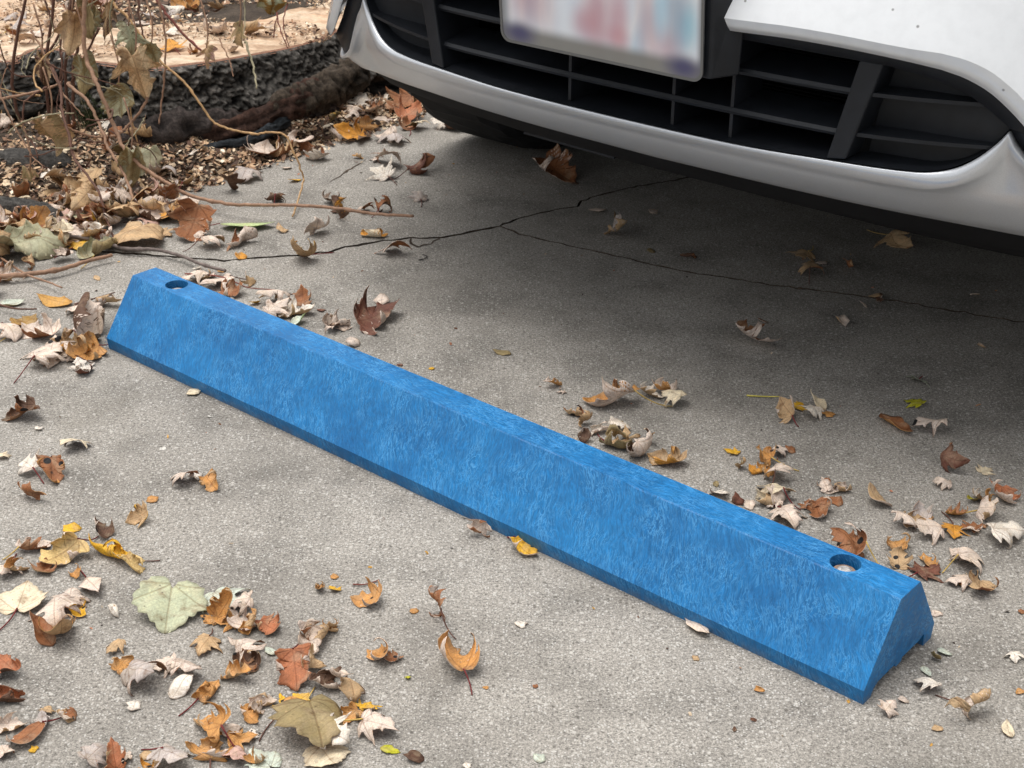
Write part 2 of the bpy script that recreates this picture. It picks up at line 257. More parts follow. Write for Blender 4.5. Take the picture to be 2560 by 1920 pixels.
 (-0.437,1.836,0.00,0.023,'f','cr','ol','b','','cream flat leaf scrap on open concrete at left edge'),
 (-0.402,1.599,0.00,0.034,'d','pa','ru','m','','pale pinkish grey arched maple leaf on open concrete at left edge'),
 (-0.365,1.591,0.00,0.030,'c','or','ta','m','','orange tan cupped maple leaf on open concrete at left edge'),
 (-0.387,1.608,0.00,0.022,'d','wh','ta','b','','whitish arched leaf scrap on open concrete at left edge'),
 (-0.573,1.551,0.00,0.035,'k','or','ru','m','','orange tan crumpled maple leaf on open concrete at left edge'),
 (-0.427,1.554,0.00,0.014,'f','or','or','b','','orange tan flat leaf scrap on open concrete at left edge'),
 (0.511,2.352,0.00,0.020,'f','pa','pa','b','','pale pinkish grey flat leaf scrap in the shade under the car, right one'),
 (0.576,2.216,0.00,0.019,'d','ta','ru','b','','tan arched leaf scrap on open concrete between block and car'),
 (0.739,2.229,0.00,0.018,'d','pa','ta','b','','pale pinkish grey arched leaf scrap on open concrete between block and car, right one'),
 (0.554,2.344,0.00,0.023,'k','ta','ru','b','','tan crumpled leaf scrap in the shade under the car'),
 (-0.819,2.550,0.00,0.081,'f','ta','ta','g','','tan flat broad lobed leaf in the litter under the dead vine'),
 (-0.772,2.500,0.00,0.060,'f','pg','ta','g','','pale green flat broad lobed leaf in the litter under the dead vine'),
 (-0.735,2.483,0.00,0.044,'c','yo','ye','m','','orange yellow cupped maple leaf in the litter under the dead vine, left one'),
 (-0.722,2.598,0.00,0.040,'c','yo','yb','m','','orange yellow cupped maple leaf in the litter under the dead vine, right one'),
 (-0.602,2.498,0.00,0.055,'d','yo','ta','m','','orange yellow arched maple leaf in the litter under the dead vine'),
 (-0.638,2.476,0.00,0.038,'d','pk','pa','m','','pink arched maple leaf in the litter under the dead vine'),
 (-0.552,2.426,0.00,0.062,'c','ru','pa','m','','rust brown cupped maple leaf in the litter under the dead vine'),
 (-0.642,2.382,0.00,0.085,'d','ta','ta','g','','tan arched broad lobed leaf in the litter under the dead vine'),
 (-0.728,2.362,0.00,0.050,'f','ye','ye','m','','yellow flat maple leaf in the litter under the dead vine'),
 (-0.810,2.329,0.00,0.086,'k','gg','gg','g','','grey green crumpled broad lobed leaf in the litter under the dead vine, leftmost'),
 (-0.683,2.332,0.00,0.062,'k','gg','ol','g','','grey green crumpled broad lobed leaf in the litter under the dead vine, second from left'),
 (-0.773,2.352,0.00,0.052,'c','or','ta','m','','orange tan cupped maple leaf in the litter under the dead vine'),
 (-0.614,2.680,0.00,0.044,'c','pa','ta','m','','pale pinkish grey cupped maple leaf in the litter under the dead vine'),
 (-0.510,2.718,0.00,0.053,'d','gr','pa','m','','grey arched maple leaf near the long crack in the concrete, left one'),
 (-0.527,2.647,0.00,0.042,'c','ta','br','m','','tan cupped maple leaf in the litter under the dead vine'),
 (-0.665,2.730,0.00,0.044,'k','gr','pa','m','','grey crumpled maple leaf in the litter under the dead vine'),
 (-0.926,2.644,0.00,0.043,'r','lg','lg','o','','light green rolled oval leaf in the litter under the dead vine'),
 (-0.873,2.674,0.00,0.023,'r','gr','gr','m','','grey rolled maple leaf in the litter under the dead vine'),
 (-0.499,2.874,0.00,0.062,'c','pa','ru','m','','pale pinkish grey cupped maple leaf near the long crack in the concrete, left one'),
 (-0.453,2.874,0.00,0.050,'c','ta','ru','m','','tan cupped maple leaf near the long crack in the concrete'),
 (-0.430,2.887,0.00,0.047,'k','pa','ru','m','','pale pinkish grey crumpled maple leaf near the long crack in the concrete'),
 (-0.394,2.842,0.00,0.043,'c','ru','wh','m','','rust brown cupped maple leaf near the long crack in the concrete'),
 (-0.441,2.788,0.00,0.020,'d','pa','pa','b','','pale pinkish grey arched leaf scrap near the long crack in the concrete'),
 (-0.434,2.598,0.00,0.033,'k','ru','br','m','','rust brown crumpled maple leaf near the long crack in the concrete, second from left'),
 (-0.416,2.717,0.00,0.028,'f','ye','ye','o','','yellow flat oval leaf near the long crack in the concrete'),
 (-0.341,2.440,0.00,0.038,'k','gr','pa','m','','grey crumpled maple leaf near the long crack in the concrete'),
 (-0.401,2.453,0.00,0.026,'k','ta','pa','b','','tan crumpled leaf scrap near the long crack in the concrete'),
 (-0.722,2.747,0.00,0.060,'k','gg','ol','g','','grey green crumpled broad lobed leaf in the litter under the dead vine, rightmost'),
 (-0.538,2.423,0.00,0.035,'d','pa','ru','m','','pale pinkish grey arched maple leaf in the litter under the dead vine, left one'),
 (-0.511,2.379,0.00,0.040,'d','pa','ta','m','','pale pinkish grey arched maple leaf in the litter under the dead vine, right one'),
 (-0.600,2.426,0.00,0.038,'d','ta','pa','m','','tan arched maple leaf in the litter under the dead vine'),
 (-0.538,1.440,0.00,0.032,'r','pa','ru','m','l','pale pinkish grey rolled maple leaf at the lower left edge, right one'),
 (-0.545,1.393,0.00,0.024,'r','or','ta','m','','orange tan rolled maple leaf at the lower left edge'),
 (-0.459,1.272,0.00,0.043,'c','or','ta','m','l','orange tan cupped maple leaf at the lower left edge, left one'),
 (-0.460,1.335,0.00,0.016,'k','pa','ru','m','l','pale pinkish grey crumpled maple leaf at the lower left edge'),
 (-0.294,1.308,0.00,0.034,'f','or','ta','m','','orange tan flat maple leaf in the lower left leaf cluster, second from left'),
 (-0.293,1.326,0.00,0.019,'f','pa','ru','m','l','pale pinkish grey flat maple leaf in the lower left leaf cluster, right one'),
 (-0.268,1.300,0.00,0.022,'r','or','ta','m','','orange tan rolled maple leaf in the lower left leaf cluster, third from left'),
 (-0.266,1.238,0.00,0.026,'r','ru','pa','m','','rust brown rolled maple leaf in the lower left leaf cluster'),
 (-0.401,1.258,0.00,0.020,'d','ta','pa','m','','tan arched maple leaf in the lower left leaf cluster, left one'),
 (-0.197,1.239,0.00,0.028,'k','ta','pa','m','','tan crumpled maple leaf in the lower left leaf cluster, left one'),
 (-0.206,1.171,0.00,0.032,'d','or','ta','m','s','orange tan arched maple leaf in the lower left leaf cluster'),
 (-0.249,1.122,0.00,0.036,'f','or','ta','m','','orange tan flat maple leaf in the lower left leaf cluster, rightmost'),
 (-0.275,1.138,0.00,0.021,'r','yo','ta','m','','orange yellow rolled maple leaf in the lower left leaf cluster'),
 (-0.240,1.131,0.00,0.019,'f','wh','ta','m','s','whitish flat maple leaf in the lower left leaf cluster'),
 (-0.241,1.162,0.00,0.014,'c','pa','ta','m','','pale pinkish grey cupped maple leaf in the lower left leaf cluster, second from left'),
 (-0.268,1.097,0.00,0.023,'c','ru','pa','m','l','rust brown cupped maple leaf in the lower left leaf cluster, left one'),
 (-0.327,1.074,0.00,0.025,'c','yo','ta','m','s','orange yellow cupped maple leaf in the lower left leaf cluster'),
 (-0.232,1.091,0.00,0.018,'c','or','ta','m','','orange tan cupped maple leaf in the lower left leaf cluster, third from left'),
 (-0.354,1.094,0.00,0.024,'f','pa','ta','m','l','pale pinkish grey flat maple leaf in the lower left leaf cluster, left one'),
 (-0.417,1.150,0.00,0.014,'d','ru','pa','m','','rust brown arched maple leaf at the lower left edge'),
 (-0.442,1.159,0.00,0.015,'d','ta','pa','m','l','tan arched maple leaf at the lower left edge'),
 (-0.491,1.140,0.00,0.016,'f','pa','ta','m','','pale pinkish grey flat maple leaf at the lower left edge'),
 (-0.205,1.373,0.00,0.016,'r','or','ta','m','s','orange tan rolled maple leaf in the lower left leaf cluster, fourth from left'),
 (-0.185,1.296,0.00,0.014,'r','or','ta','m','','orange tan rolled maple leaf in the lower left leaf cluster, rightmost'),
 (-0.205,1.283,0.00,0.028,'c','pa','ru','m','l','pale pinkish grey cupped maple leaf in the lower left leaf cluster, rightmost'),
 (-0.172,1.224,0.00,0.015,'d','br','pa','m','','dark brown arched maple leaf in the lower left leaf cluster'),
 (-0.117,1.252,0.00,0.018,'c','ru','pa','m','s','rust brown cupped maple leaf in the lower left leaf cluster, right one'),
 (-0.129,1.170,0.00,0.016,'k','ye','ta','m','l','yellow crumpled maple leaf in the lower left leaf cluster'),
 (0.388,1.466,0.00,0.041,'d','ru','pa','m','','rust brown arched maple leaf tight behind the blue block'),
 (0.477,1.452,0.00,0.022,'c','or','ta','m','','orange tan cupped maple leaf tight behind the blue block, right one'),
 (0.517,1.467,0.00,0.034,'f','pa','ta','m','',"pale pinkish grey flat maple leaf behind the block's near end"),
 (0.506,1.413,0.00,0.025,'f','or','ta','m','','orange tan flat maple leaf tight behind the blue block'),
 (0.307,1.647,0.00,0.017,'k','yo','ta','m','l',"orange yellow crumpled maple leaf behind the block's near end"),
 (0.311,1.573,0.00,0.031,'k','cr','ta','m','s','cream crumpled maple leaf tight behind the blue block'),
 (0.319,1.567,0.00,0.020,'d','pa','ru','m','s','pale pinkish grey arched maple leaf tight behind the blue block, fifth from left'),
 (0.361,1.570,0.00,0.027,'f','ru','pa','m','l','rust brown flat maple leaf tight behind the blue block'),
 (0.390,1.616,0.00,0.023,'r','pa','ru','m','l',"pale pinkish grey rolled maple leaf behind the block's near end, left one"),
 (0.480,1.536,0.00,0.028,'c','ta','pa','m','s',"tan cupped maple leaf behind the block's near end"),
 (0.496,1.548,0.00,0.027,'f','or','ta','m','l',"orange tan flat maple leaf behind the block's near end"),
 (0.545,1.528,0.00,0.032,'f','ru','pa','m','s',"rust brown flat maple leaf behind the block's near end, left one"),
 (0.561,1.532,0.00,0.015,'f','ru','pa','m','s',"rust brown flat maple leaf behind the block's near end, right one"),
 (0.568,1.592,0.00,0.021,'c','wh','ta','m','',"whitish cupped maple leaf behind the block's near end"),
 (0.069,1.861,0.00,0.017,'f','pa','ru','m','s',"pale pinkish grey flat maple leaf behind the block's middle"),
 (0.097,1.765,0.00,0.019,'k','or','ta','m','','orange tan crumpled maple leaf tight behind the blue block'),
 (0.190,1.854,0.00,0.030,'c','wh','ta','m','',"whitish cupped maple leaf behind the block's middle"),
 (0.146,1.727,0.00,0.029,'k','ta','ol','m','','tan crumpled maple leaf tight behind the blue block, right one'),
 (-0.313,2.858,0.00,0.019,'r','yo','ta','m','','orange yellow rolled maple leaf in the pile under the bumper corner'),
 (-0.309,3.216,0.00,0.036,'r','ru','pa','m','','rust brown rolled maple leaf in the pile under the bumper corner'),
 (-0.743,2.029,0.00,0.048,'f','yo','ta','m','s',"orange yellow flat maple leaf heaped against the block's far end"),
 (-0.696,2.011,0.00,0.045,'c','pa','ru','m','',"pale pinkish grey cupped maple leaf heaped against the block's far end, left one"),
 (-0.613,1.943,0.00,0.052,'c','or','ta','m','',"orange tan cupped maple leaf heaped against the block's far end"),
 (-0.650,1.983,0.00,0.040,'c','pa','ta','m','s',"pale pinkish grey cupped maple leaf heaped against the block's far end, right one"),
 (-0.634,1.942,0.00,0.044,'d','pa','ru','m','',"pale pinkish grey arched maple leaf heaped against the block's far end, fourth from left"),
 (-0.599,1.889,0.00,0.025,'c','wh','rb','m','',"whitish cupped maple leaf heaped against the block's far end"),
 (-0.634,2.107,0.00,0.023,'c','ru','pa','m','',"rust brown cupped maple leaf heaped against the block's far end"),
 (-0.662,2.112,0.00,0.022,'r','ta','pa','m','l',"tan rolled maple leaf heaped against the block's far end"),
 (-0.494,2.235,0.00,0.030,'c','pa','ta','m','l','pale pinkish grey cupped maple leaf tight behind the blue block'),
 (-0.421,2.217,0.00,0.024,'k','ta','pa','m','l','tan crumpled maple leaf tight behind the blue block, left one'),
 (-0.329,2.155,0.00,0.036,'c','ru','pa','m','s','rust brown cupped maple leaf tight behind the blue block, second from left'),
 (-0.331,2.105,0.00,0.047,'c','wh','ta','m','l','whitish cupped maple leaf tight behind the blue block'),
 (-0.255,2.059,0.00,0.032,'f','pa','ru','m','','pale pinkish grey flat maple leaf tight behind the blue block'),
 (-0.739,3.209,0.15,0.035,'d','wh','pa','m','','whitish arched maple leaf on the sawn stump top, left one'),
 (-0.643,3.211,0.15,0.053,'c','ru','pa','m','','rust brown cupped maple leaf on the sawn stump top, third from left'),
 (-0.555,3.204,0.15,0.053,'r','pa','ta','m','','pale pinkish grey rolled maple leaf on the sawn stump top'),
 (-0.714,3.092,0.15,0.064,'f','yo','or','m','','orange yellow flat maple leaf on the sawn stump top'),
 (-0.581,3.065,0.15,0.027,'c','ru','pa','m','','rust brown cupped maple leaf on the sawn stump top, rightmost'),
 (-0.662,3.058,0.15,0.029,'k','ru','or','m','','rust brown crumpled maple leaf on the sawn stump top'),
 (-0.997,3.344,0.15,0.041,'c','ru','pa','m','','rust brown cupped maple leaf on the sawn stump top, second from left'),
 (-1.067,3.209,0.15,0.050,'d','gr','pa','m','','grey arched maple leaf on the sawn stump top, second from left'),
 (-1.020,3.172,0.15,0.059,'d','pa','ta','m','','pale pinkish grey arched maple leaf on the sawn stump top'),
 (-1.063,3.142,0.15,0.036,'k','ta','ru','m','','tan crumpled maple leaf on the sawn stump top'),
 (-1.023,3.106,0.15,0.042,'d','yo','pa','m','','orange yellow arched maple leaf on the sawn stump top'),
 (-1.010,3.256,0.15,0.034,'c','yo','pa','m','','orange yellow cupped maple leaf on the sawn stump top'),
 (-1.116,3.304,0.15,0.031,'d','gr','pa','m','','grey arched maple leaf on the sawn stump top, leftmost'),
 (-1.061,3.399,0.15,0.035,'c','ru','ta','m','','rust brown cupped maple leaf on the sawn stump top, leftmost'),
 (-0.822,3.344,0.15,0.041,'d','gr','pa','m','','grey arched maple leaf on the sawn stump top, rightmost'),
 (-0.777,3.409,0.15,0.042,'d','wh','gr','m','','whitish arched maple leaf on the sawn stump top, right one'),
]
CRACK_MAIN=[(-0.479,2.315),(-0.440,2.327),(-0.365,2.346),(-0.313,2.362),(-0.289,2.387),(-0.256,2.402),(-0.225,2.420),(-0.177,2.436),(-0.152,2.437),(-0.125,2.441),(-0.082,2.466),(-0.046,2.492),(-0.027,2.502)]
CRACK_R=[(-0.027,2.502),(0.006,2.542),(0.035,2.566),(0.081,2.598),(0.113,2.610),(0.120,2.641),(0.148,2.668),(0.210,2.716),(0.304,2.770),(0.377,2.816)]
CRACK_S=[(-0.027,2.502),(0.007,2.464),(0.043,2.444),(0.078,2.422),(0.142,2.388),(0.194,2.361),(0.273,2.313),(0.430,2.258),(0.609,2.205),(0.787,2.131)]
CRACK_UP=[(-0.354,2.711),(-0.337,2.746),(-0.316,2.806),(-0.295,2.856)]
CRACK_LOOP=[(-0.177,2.440),(-0.177,2.406),(-0.166,2.396),(-0.145,2.411),(-0.125,2.441)]
VINE=[
 ('cane',[(-0.778,2.750,0.408),(-0.782,2.728,0.330),(-0.785,2.706,0.242),(-0.768,2.684,0.206),(-0.751,2.662,0.178),(-0.726,2.640,0.119),(-0.707,2.618,0.088),(-0.676,2.596,0.067),(-0.631,2.574,0.046),(-0.584,2.552,0.029),(-0.527,2.530,0.023),(-0.474,2.508,0.027),(-0.383,2.486,0.037),(-0.296,2.464,0.039),(-0.238,2.442,0.040),(-0.173,2.420,0.046)],0.0042,'stem'),
 ('cane',[(-0.835,2.750,0.169),(-0.815,2.719,0.166),(-0.785,2.688,0.156),(-0.756,2.656,0.116),(-0.737,2.625,0.088),(-0.710,2.594,0.061),(-0.690,2.562,0.037),(-0.678,2.531,0.028),(-0.657,2.500,0.005)],0.0034,'stem'),
 ('cane',[(-0.853,2.720,0.212),(-0.828,2.680,0.183),(-0.818,2.640,0.154),(-0.799,2.600,0.121),(-0.781,2.560,0.088),(-0.751,2.520,0.071),(-0.721,2.480,0.054),(-0.701,2.440,0.018),(-0.664,2.360,0.005)],0.003,'stemd'),
 ('cane',[(-0.765,2.850,0.360),(-0.761,2.836,0.306),(-0.729,2.821,0.276),(-0.702,2.807,0.242),(-0.683,2.792,0.222),(-0.659,2.778,0.200),(-0.623,2.764,0.175),(-0.597,2.749,0.145),(-0.568,2.735,0.108),(-0.534,2.721,0.098),(-0.485,2.706,0.094),(-0.460,2.692,0.102),(-0.426,2.678,0.102),(-0.411,2.663,0.080),(-0.396,2.649,0.049),(-0.390,2.634,0.025),(-0.394,2.516,0.005)],0.0026,'stemy'),
 ('cane',[(-0.681,2.850,0.362),(-0.674,2.836,0.308),(-0.664,2.822,0.253),(-0.666,2.808,0.192),(-0.674,2.794,0.127),(-0.681,2.780,0.086)],0.0024,'stem'),
 ('cane',[(-0.706,2.900,0.337),(-0.689,2.888,0.296),(-0.668,2.875,0.270),(-0.633,2.862,0.232),(-0.600,2.850,0.206)],0.0034,'stemr'),
 ('cane',[(-0.677,2.720,0.175),(-0.682,2.713,0.153),(-0.695,2.705,0.132),(-0.715,2.698,0.110),(-0.735,2.690,0.094),(-0.757,2.683,0.090),(-0.788,2.675,0.095),(-0.819,2.667,0.111),(-0.840,2.660,0.128)],0.0028,'stem'),
 ('cane',[(-0.743,2.900,0.351),(-0.742,2.885,0.296),(-0.739,2.870,0.261),(-0.712,2.855,0.221),(-0.690,2.840,0.198)],0.0026,'stemd'),
 ('cane',[(-0.730,2.920,0.347),(-0.728,2.900,0.293),(-0.724,2.880,0.253),(-0.708,2.860,0.214)],0.0026,'stemd'),
 ('cane',[(-0.858,2.950,0.338),(-0.867,2.938,0.282),(-0.887,2.925,0.230),(-0.924,2.913,0.168),(-0.927,2.900,0.144)],0.0034,'stemd'),
 ('cane',[(-0.846,2.900,0.320),(-0.862,2.888,0.260),(-0.879,2.875,0.212),(-0.877,2.862,0.173),(-0.884,2.850,0.134)],0.003,'stemd'),
 ('cane',[(-0.931,2.980,0.271),(-0.919,2.965,0.235),(-0.905,2.950,0.218)],0.0022,'stemd'),
 ('cane',[(-0.780,2.800,0.262),(-0.808,2.800,0.218),(-0.836,2.800,0.173),(-0.851,2.800,0.149)],0.0024,'stemd'),
 ('cane',[(-0.966,2.750,0.137),(-0.940,2.763,0.140),(-0.915,2.775,0.143),(-0.888,2.787,0.148),(-0.861,2.800,0.158)],0.003,'stem'),
 ('cane',[(-0.876,2.750,0.162),(-0.903,2.738,0.147),(-0.916,2.727,0.133),(-0.916,2.715,0.092),(-0.902,2.703,0.072),(-0.892,2.692,0.061),(-0.887,2.680,0.047)],0.0022,'stemd'),
 ('cane',[(-0.908,2.800,0.254),(-0.887,2.784,0.226),(-0.869,2.768,0.193),(-0.849,2.752,0.153),(-0.824,2.736,0.132),(-0.804,2.720,0.116)],0.002,'stem'),
 ('tendril',[(-0.728,2.730,0.203),(-0.747,2.730,0.191),(-0.752,2.730,0.176),(-0.746,2.730,0.169),(-0.732,2.730,0.166)],0.0012,'stemg'),
 ('tendril',[(-0.884,2.660,0.050),(-0.893,2.640,0.042),(-0.893,2.620,0.040)],0.0012,'stem'),
 ('tendril',[(-0.856,2.800,0.214),(-0.855,2.783,0.171),(-0.864,2.767,0.134),(-0.863,2.750,0.109)],0.0016,'stemd'),
 ('tendril',[(-0.609,2.500,0.050),(-0.612,2.495,0.037),(-0.593,2.490,0.031),(-0.575,2.485,0.039),(-0.566,2.480,0.053)],0.001,'stemd'),
 ('tendril',[(-0.676,2.660,0.134),(-0.686,2.647,0.118),(-0.695,2.633,0.107),(-0.710,2.620,0.091)],0.0014,'stemg'),
 ('tendril',[(-0.726,2.680,0.106),(-0.706,2.680,0.104),(-0.685,2.680,0.116),(-0.679,2.680,0.134)],0.001,'stem'),
 ('tendril',[(-0.578,2.900,0.221),(-0.565,2.883,0.202),(-0.554,2.867,0.182),(-0.546,2.850,0.162)],0.0016,'stem'),
 ('tendril',[(-0.544,3.000,0.274),(-0.540,2.975,0.234),(-0.542,2.950,0.216)],0.0014,'stemg'),
 ('tendril',[(-0.538,2.950,0.204),(-0.523,2.917,0.182),(-0.510,2.883,0.157),(-0.503,2.850,0.139)],0.0026,'stemg'),
 ('tendril',[(-0.491,3.050,0.246),(-0.480,3.025,0.214),(-0.462,3.000,0.180)],0.0016,'stemr'),
 ('tendril',[(-0.466,3.050,0.259),(-0.473,3.025,0.221),(-0.459,3.000,0.183)],0.0014,'stemr'),
 ('tendril',[(-0.497,3.050,0.189),(-0.493,3.050,0.218),(-0.485,3.050,0.240)],0.0014,'stemr'),
]
TWIGS=[
 ('long grey twig lying across the litter to the far end of the block',[(-0.910,2.349,0.012),(-0.850,2.324,0.012),(-0.798,2.366,0.012),(-0.736,2.377,0.012),(-0.676,2.348,0.012),(-0.640,2.329,0.012),(-0.594,2.328,0.012),(-0.551,2.306,0.012),(-0.505,2.268,0.012),(-0.463,2.244,0.012)],0.004,'stemgr'),
 ('thick tan twig on concrete left of the blue block',[(-0.855,2.185,0.012),(-0.811,2.200,0.012),(-0.767,2.215,0.012),(-0.723,2.237,0.012),(-0.695,2.271,0.012),(-0.659,2.300,0.012)],0.0048,'stem'),
 ('thin tan twig crossing under the thick twig at left edge',[(-0.875,2.323,0.012),(-0.836,2.280,0.012),(-0.776,2.215,0.012),(-0.733,2.185,0.012),(-0.703,2.162,0.012)],0.0022,'stem'),
 ('thin dark twig by the golden leaf at left edge',[(-0.778,2.092,0.012),(-0.750,2.079,0.012),(-0.718,2.080,0.012)],0.0018,'stemd'),
 ("dark red twig arching behind the block's far bolt",[(-0.525,2.228,0.012),(-0.471,2.221,0.012),(-0.432,2.191,0.012),(-0.415,2.177,0.012),(-0.370,2.170,0.012)],0.0013,'stemr'),
 ("thin dark twig touching the block's far end",[(-0.667,2.100,0.012),(-0.644,2.122,0.012),(-0.617,2.148,0.012)],0.0014,'stemd'),
 ('small black curled stem near the long crack',[(-0.159,2.330,0.002),(-0.149,2.338,0.002),(-0.146,2.348,0.002),(-0.154,2.355,0.002)],0.001,'black'),
 ('straight yellow leaf stalk on open concrete between block and car',[(0.324,1.860,0.002),(0.348,1.858,0.002),(0.369,1.859,0.002)],0.0012,'stemye'),
 ('short dark red stem before the block',[(-0.170,1.383,0.002),(-0.156,1.384,0.002),(-0.142,1.393,0.002)],0.001,'stemr'),
]
HANG=[
 (-0.818,2.760,0.265,0.048,0.080,'hb','ta','g'),
 (-0.807,2.820,0.274,0.035,0.073,'ol','ol','g'),
 (-0.801,2.840,0.264,0.029,0.059,'gg','ol','g'),
 (-0.707,2.720,0.257,0.051,0.070,'gg','pg','m'),
 (-0.690,2.700,0.206,0.073,0.093,'hc','ta','m'),
 (-0.676,2.760,0.225,0.032,0.049,'gg','ol','g'),
 (-0.801,2.740,0.193,0.043,0.075,'gg','ol','g'),
 (-0.781,2.860,0.260,0.032,0.068,'br','ta','m'),
 (-0.540,2.920,0.223,0.036,0.048,'ta','ol','m'),
 (-0.581,2.800,0.211,0.035,0.050,'pk','ta','m'),
 (-0.492,3.000,0.266,0.049,0.034,'pg','yb','o'),
 (-0.849,2.660,0.101,0.062,0.068,'ol','ta','g'),
 (-0.691,2.600,0.062,0.042,0.073,'gg','ol','g'),
 (-0.740,2.740,0.141,0.052,0.058,'gg','ol','g'),
 (-0.900,2.820,0.178,0.024,0.065,'ta','br','g'),
 (-0.884,2.620,0.025,0.026,0.048,'ta','ol','g'),
]
STUMP_FRONT=[(-1.031,2.963),(-1.005,3.001),(-0.986,3.064),(-0.933,3.056),(-0.864,2.988),(-0.800,2.957),(-0.747,2.938),(-0.704,2.941),(-0.661,2.968),(-0.605,3.002),(-0.550,3.049),(-0.480,3.112),(-0.438,3.167),(-0.403,3.231),(-0.382,3.288)]
STUMP_BACK=[(-1.219,3.566),(-1.103,3.544),(-0.976,3.338),(-0.889,3.266),(-0.764,3.312),(-0.598,3.341),(-0.513,3.470),(-0.450,3.539)]
CAM=(0.94856,3779.89,0.466336,0.020385)
BLOCK=(-0.06821, 1.64029, -0.69219, 0.09842, 0.01822, 0.0765, 0.02112, -0.00182, 0.07441, 0.00325)

# ------------------------------------------------------------------ camera
cam_h, cam_f, cam_pitch, cam_roll = CAM
cd = bpy.data.cameras.new('camera')
cam = bpy.data.objects.new('camera', cd)
COL.objects.link(cam)
fwd = Vector((0, math.cos(cam_pitch), -math.sin(cam_pitch)))
upv = Vector((0, math.sin(cam_pitch), math.cos(cam_pitch)))
rgt = Vector((1, 0, 0))
r2 = rgt * math.cos(cam_roll) + upv * math.sin(cam_roll)
u2 = upv * math.cos(cam_roll) - rgt * math.sin(cam_roll)
cam.matrix_world = Matrix(((r2.x, u2.x, -fwd.x, 0), (r2.y, u2.y, -fwd.y, 0), (r2.z, u2.z, -fwd.z, cam_h), (0, 0, 0, 1)))
cd.sensor_width = 36
cd.lens = cam_f / 2560 * 36
cd.clip_start = 0.05
cd.clip_end = 500
cd.dof.use_dof = True
cd.dof.focus_distance = 1.65
cd.dof.aperture_fstop = 28
scene.camera = cam
scene.render.resolution_x = 1024
scene.render.resolution_y = 768

# ------------------------------------------------------------------ sky, sun, exposure
SUN_EL, SUN_AZ = 76, 292          # soft overcast light, high and a little from the left
w = bpy.data.worlds.new('World')
scene.world = w
w.use_nodes = True
nt = w.node_tree
nt.nodes.clear()
sky = nt.nodes.new('ShaderNodeTexSky')
sky.sky_type = 'NISHITA'
sky.sun_disc = False
sky.sun_elevation = R(SUN_EL)
sky.sun_rotation = R(SUN_AZ)
sky.air_density = 1.0
sky.dust_density = 4.0
hs = nt.nodes.new('ShaderNodeHueSaturation')
hs.inputs['Saturation'].default_value = 0.12      # grey cloud cover
bg = nt.nodes.new('ShaderNodeBackground')
bg.inputs['Strength'].default_value = 0.15
wo = nt.nodes.new('ShaderNodeOutputWorld')
nt.links.new(sky.outputs[0], hs.inputs['Color'])
nt.links.new(hs.outputs[0], bg.inputs[0])
nt.links.new(bg.outputs[0], wo.inputs[0])
sd = bpy.data.lights.new('sun', 'SUN')
sd.energy = 1.3
sd.angle = R(50)
sd.color = (1, 0.965, 0.92)
sun = bpy.data.objects.new('sun', sd)
COL.objects.link(sun)
az = R(SUN_AZ)
sdir = Vector((math.sin(az) * math.cos(R(SUN_EL)), math.cos(az) * math.cos(R(SUN_EL)), math.sin(R(SUN_EL))))
sun.rotation_euler = sdir.to_track_quat('Z', 'Y').to_euler()
sun.location = sdir * 20
scene.view_settings.view_transform = 'Standard'
scene.view_settings.look = 'None'
scene.view_settings.gamma = 1
scene.view_settings.use_curve_mapping = False
scene.view_settings.exposure = 0.48

# ------------------------------------------------------------------ helpers
def lin(r, g, b):
    f = lambda c: (c / 255 / 12.92) if c / 255 <= .04045 else ((c / 255 + .055) / 1.055) ** 2.4
    return (f(r), f(g), f(b))

def mesh_obj(name, verts, faces, mat=None, parent=None, smooth=False, mats=None, mi=None):
    me = bpy.data.meshes.new(name)
    me.from_pydata([tuple(map(float, v)) for v in verts], [], faces)
    if mats:
        for m in mats: me.materials.append(m)
        if mi is not None: me.polygons.foreach_set('material_index', mi)
    elif mat: me.materials.append(mat)
    if smooth: me.polygons.foreach_set('use_smooth', [True] * len(me.polygons))
    me.update()
    o = bpy.data.objects.new(name, me)
    COL.objects.link(o)
    if parent: o.parent = parent
    return o

def empty(name, loc, rz=0):
    o = bpy.data.objects.new(name, None)
    COL.objects.link(o)
    o.empty_display_size = .05
    o.location = loc
    o.rotation_euler = (0, 0, rz)
    return o

def tag(o, label=None, cat=None, group=None, kind=None):
    if label: o['label'] = label
    if cat: o['category'] = cat
    if group: o['group'] = group
    if kind: o['kind'] = kind
    return o

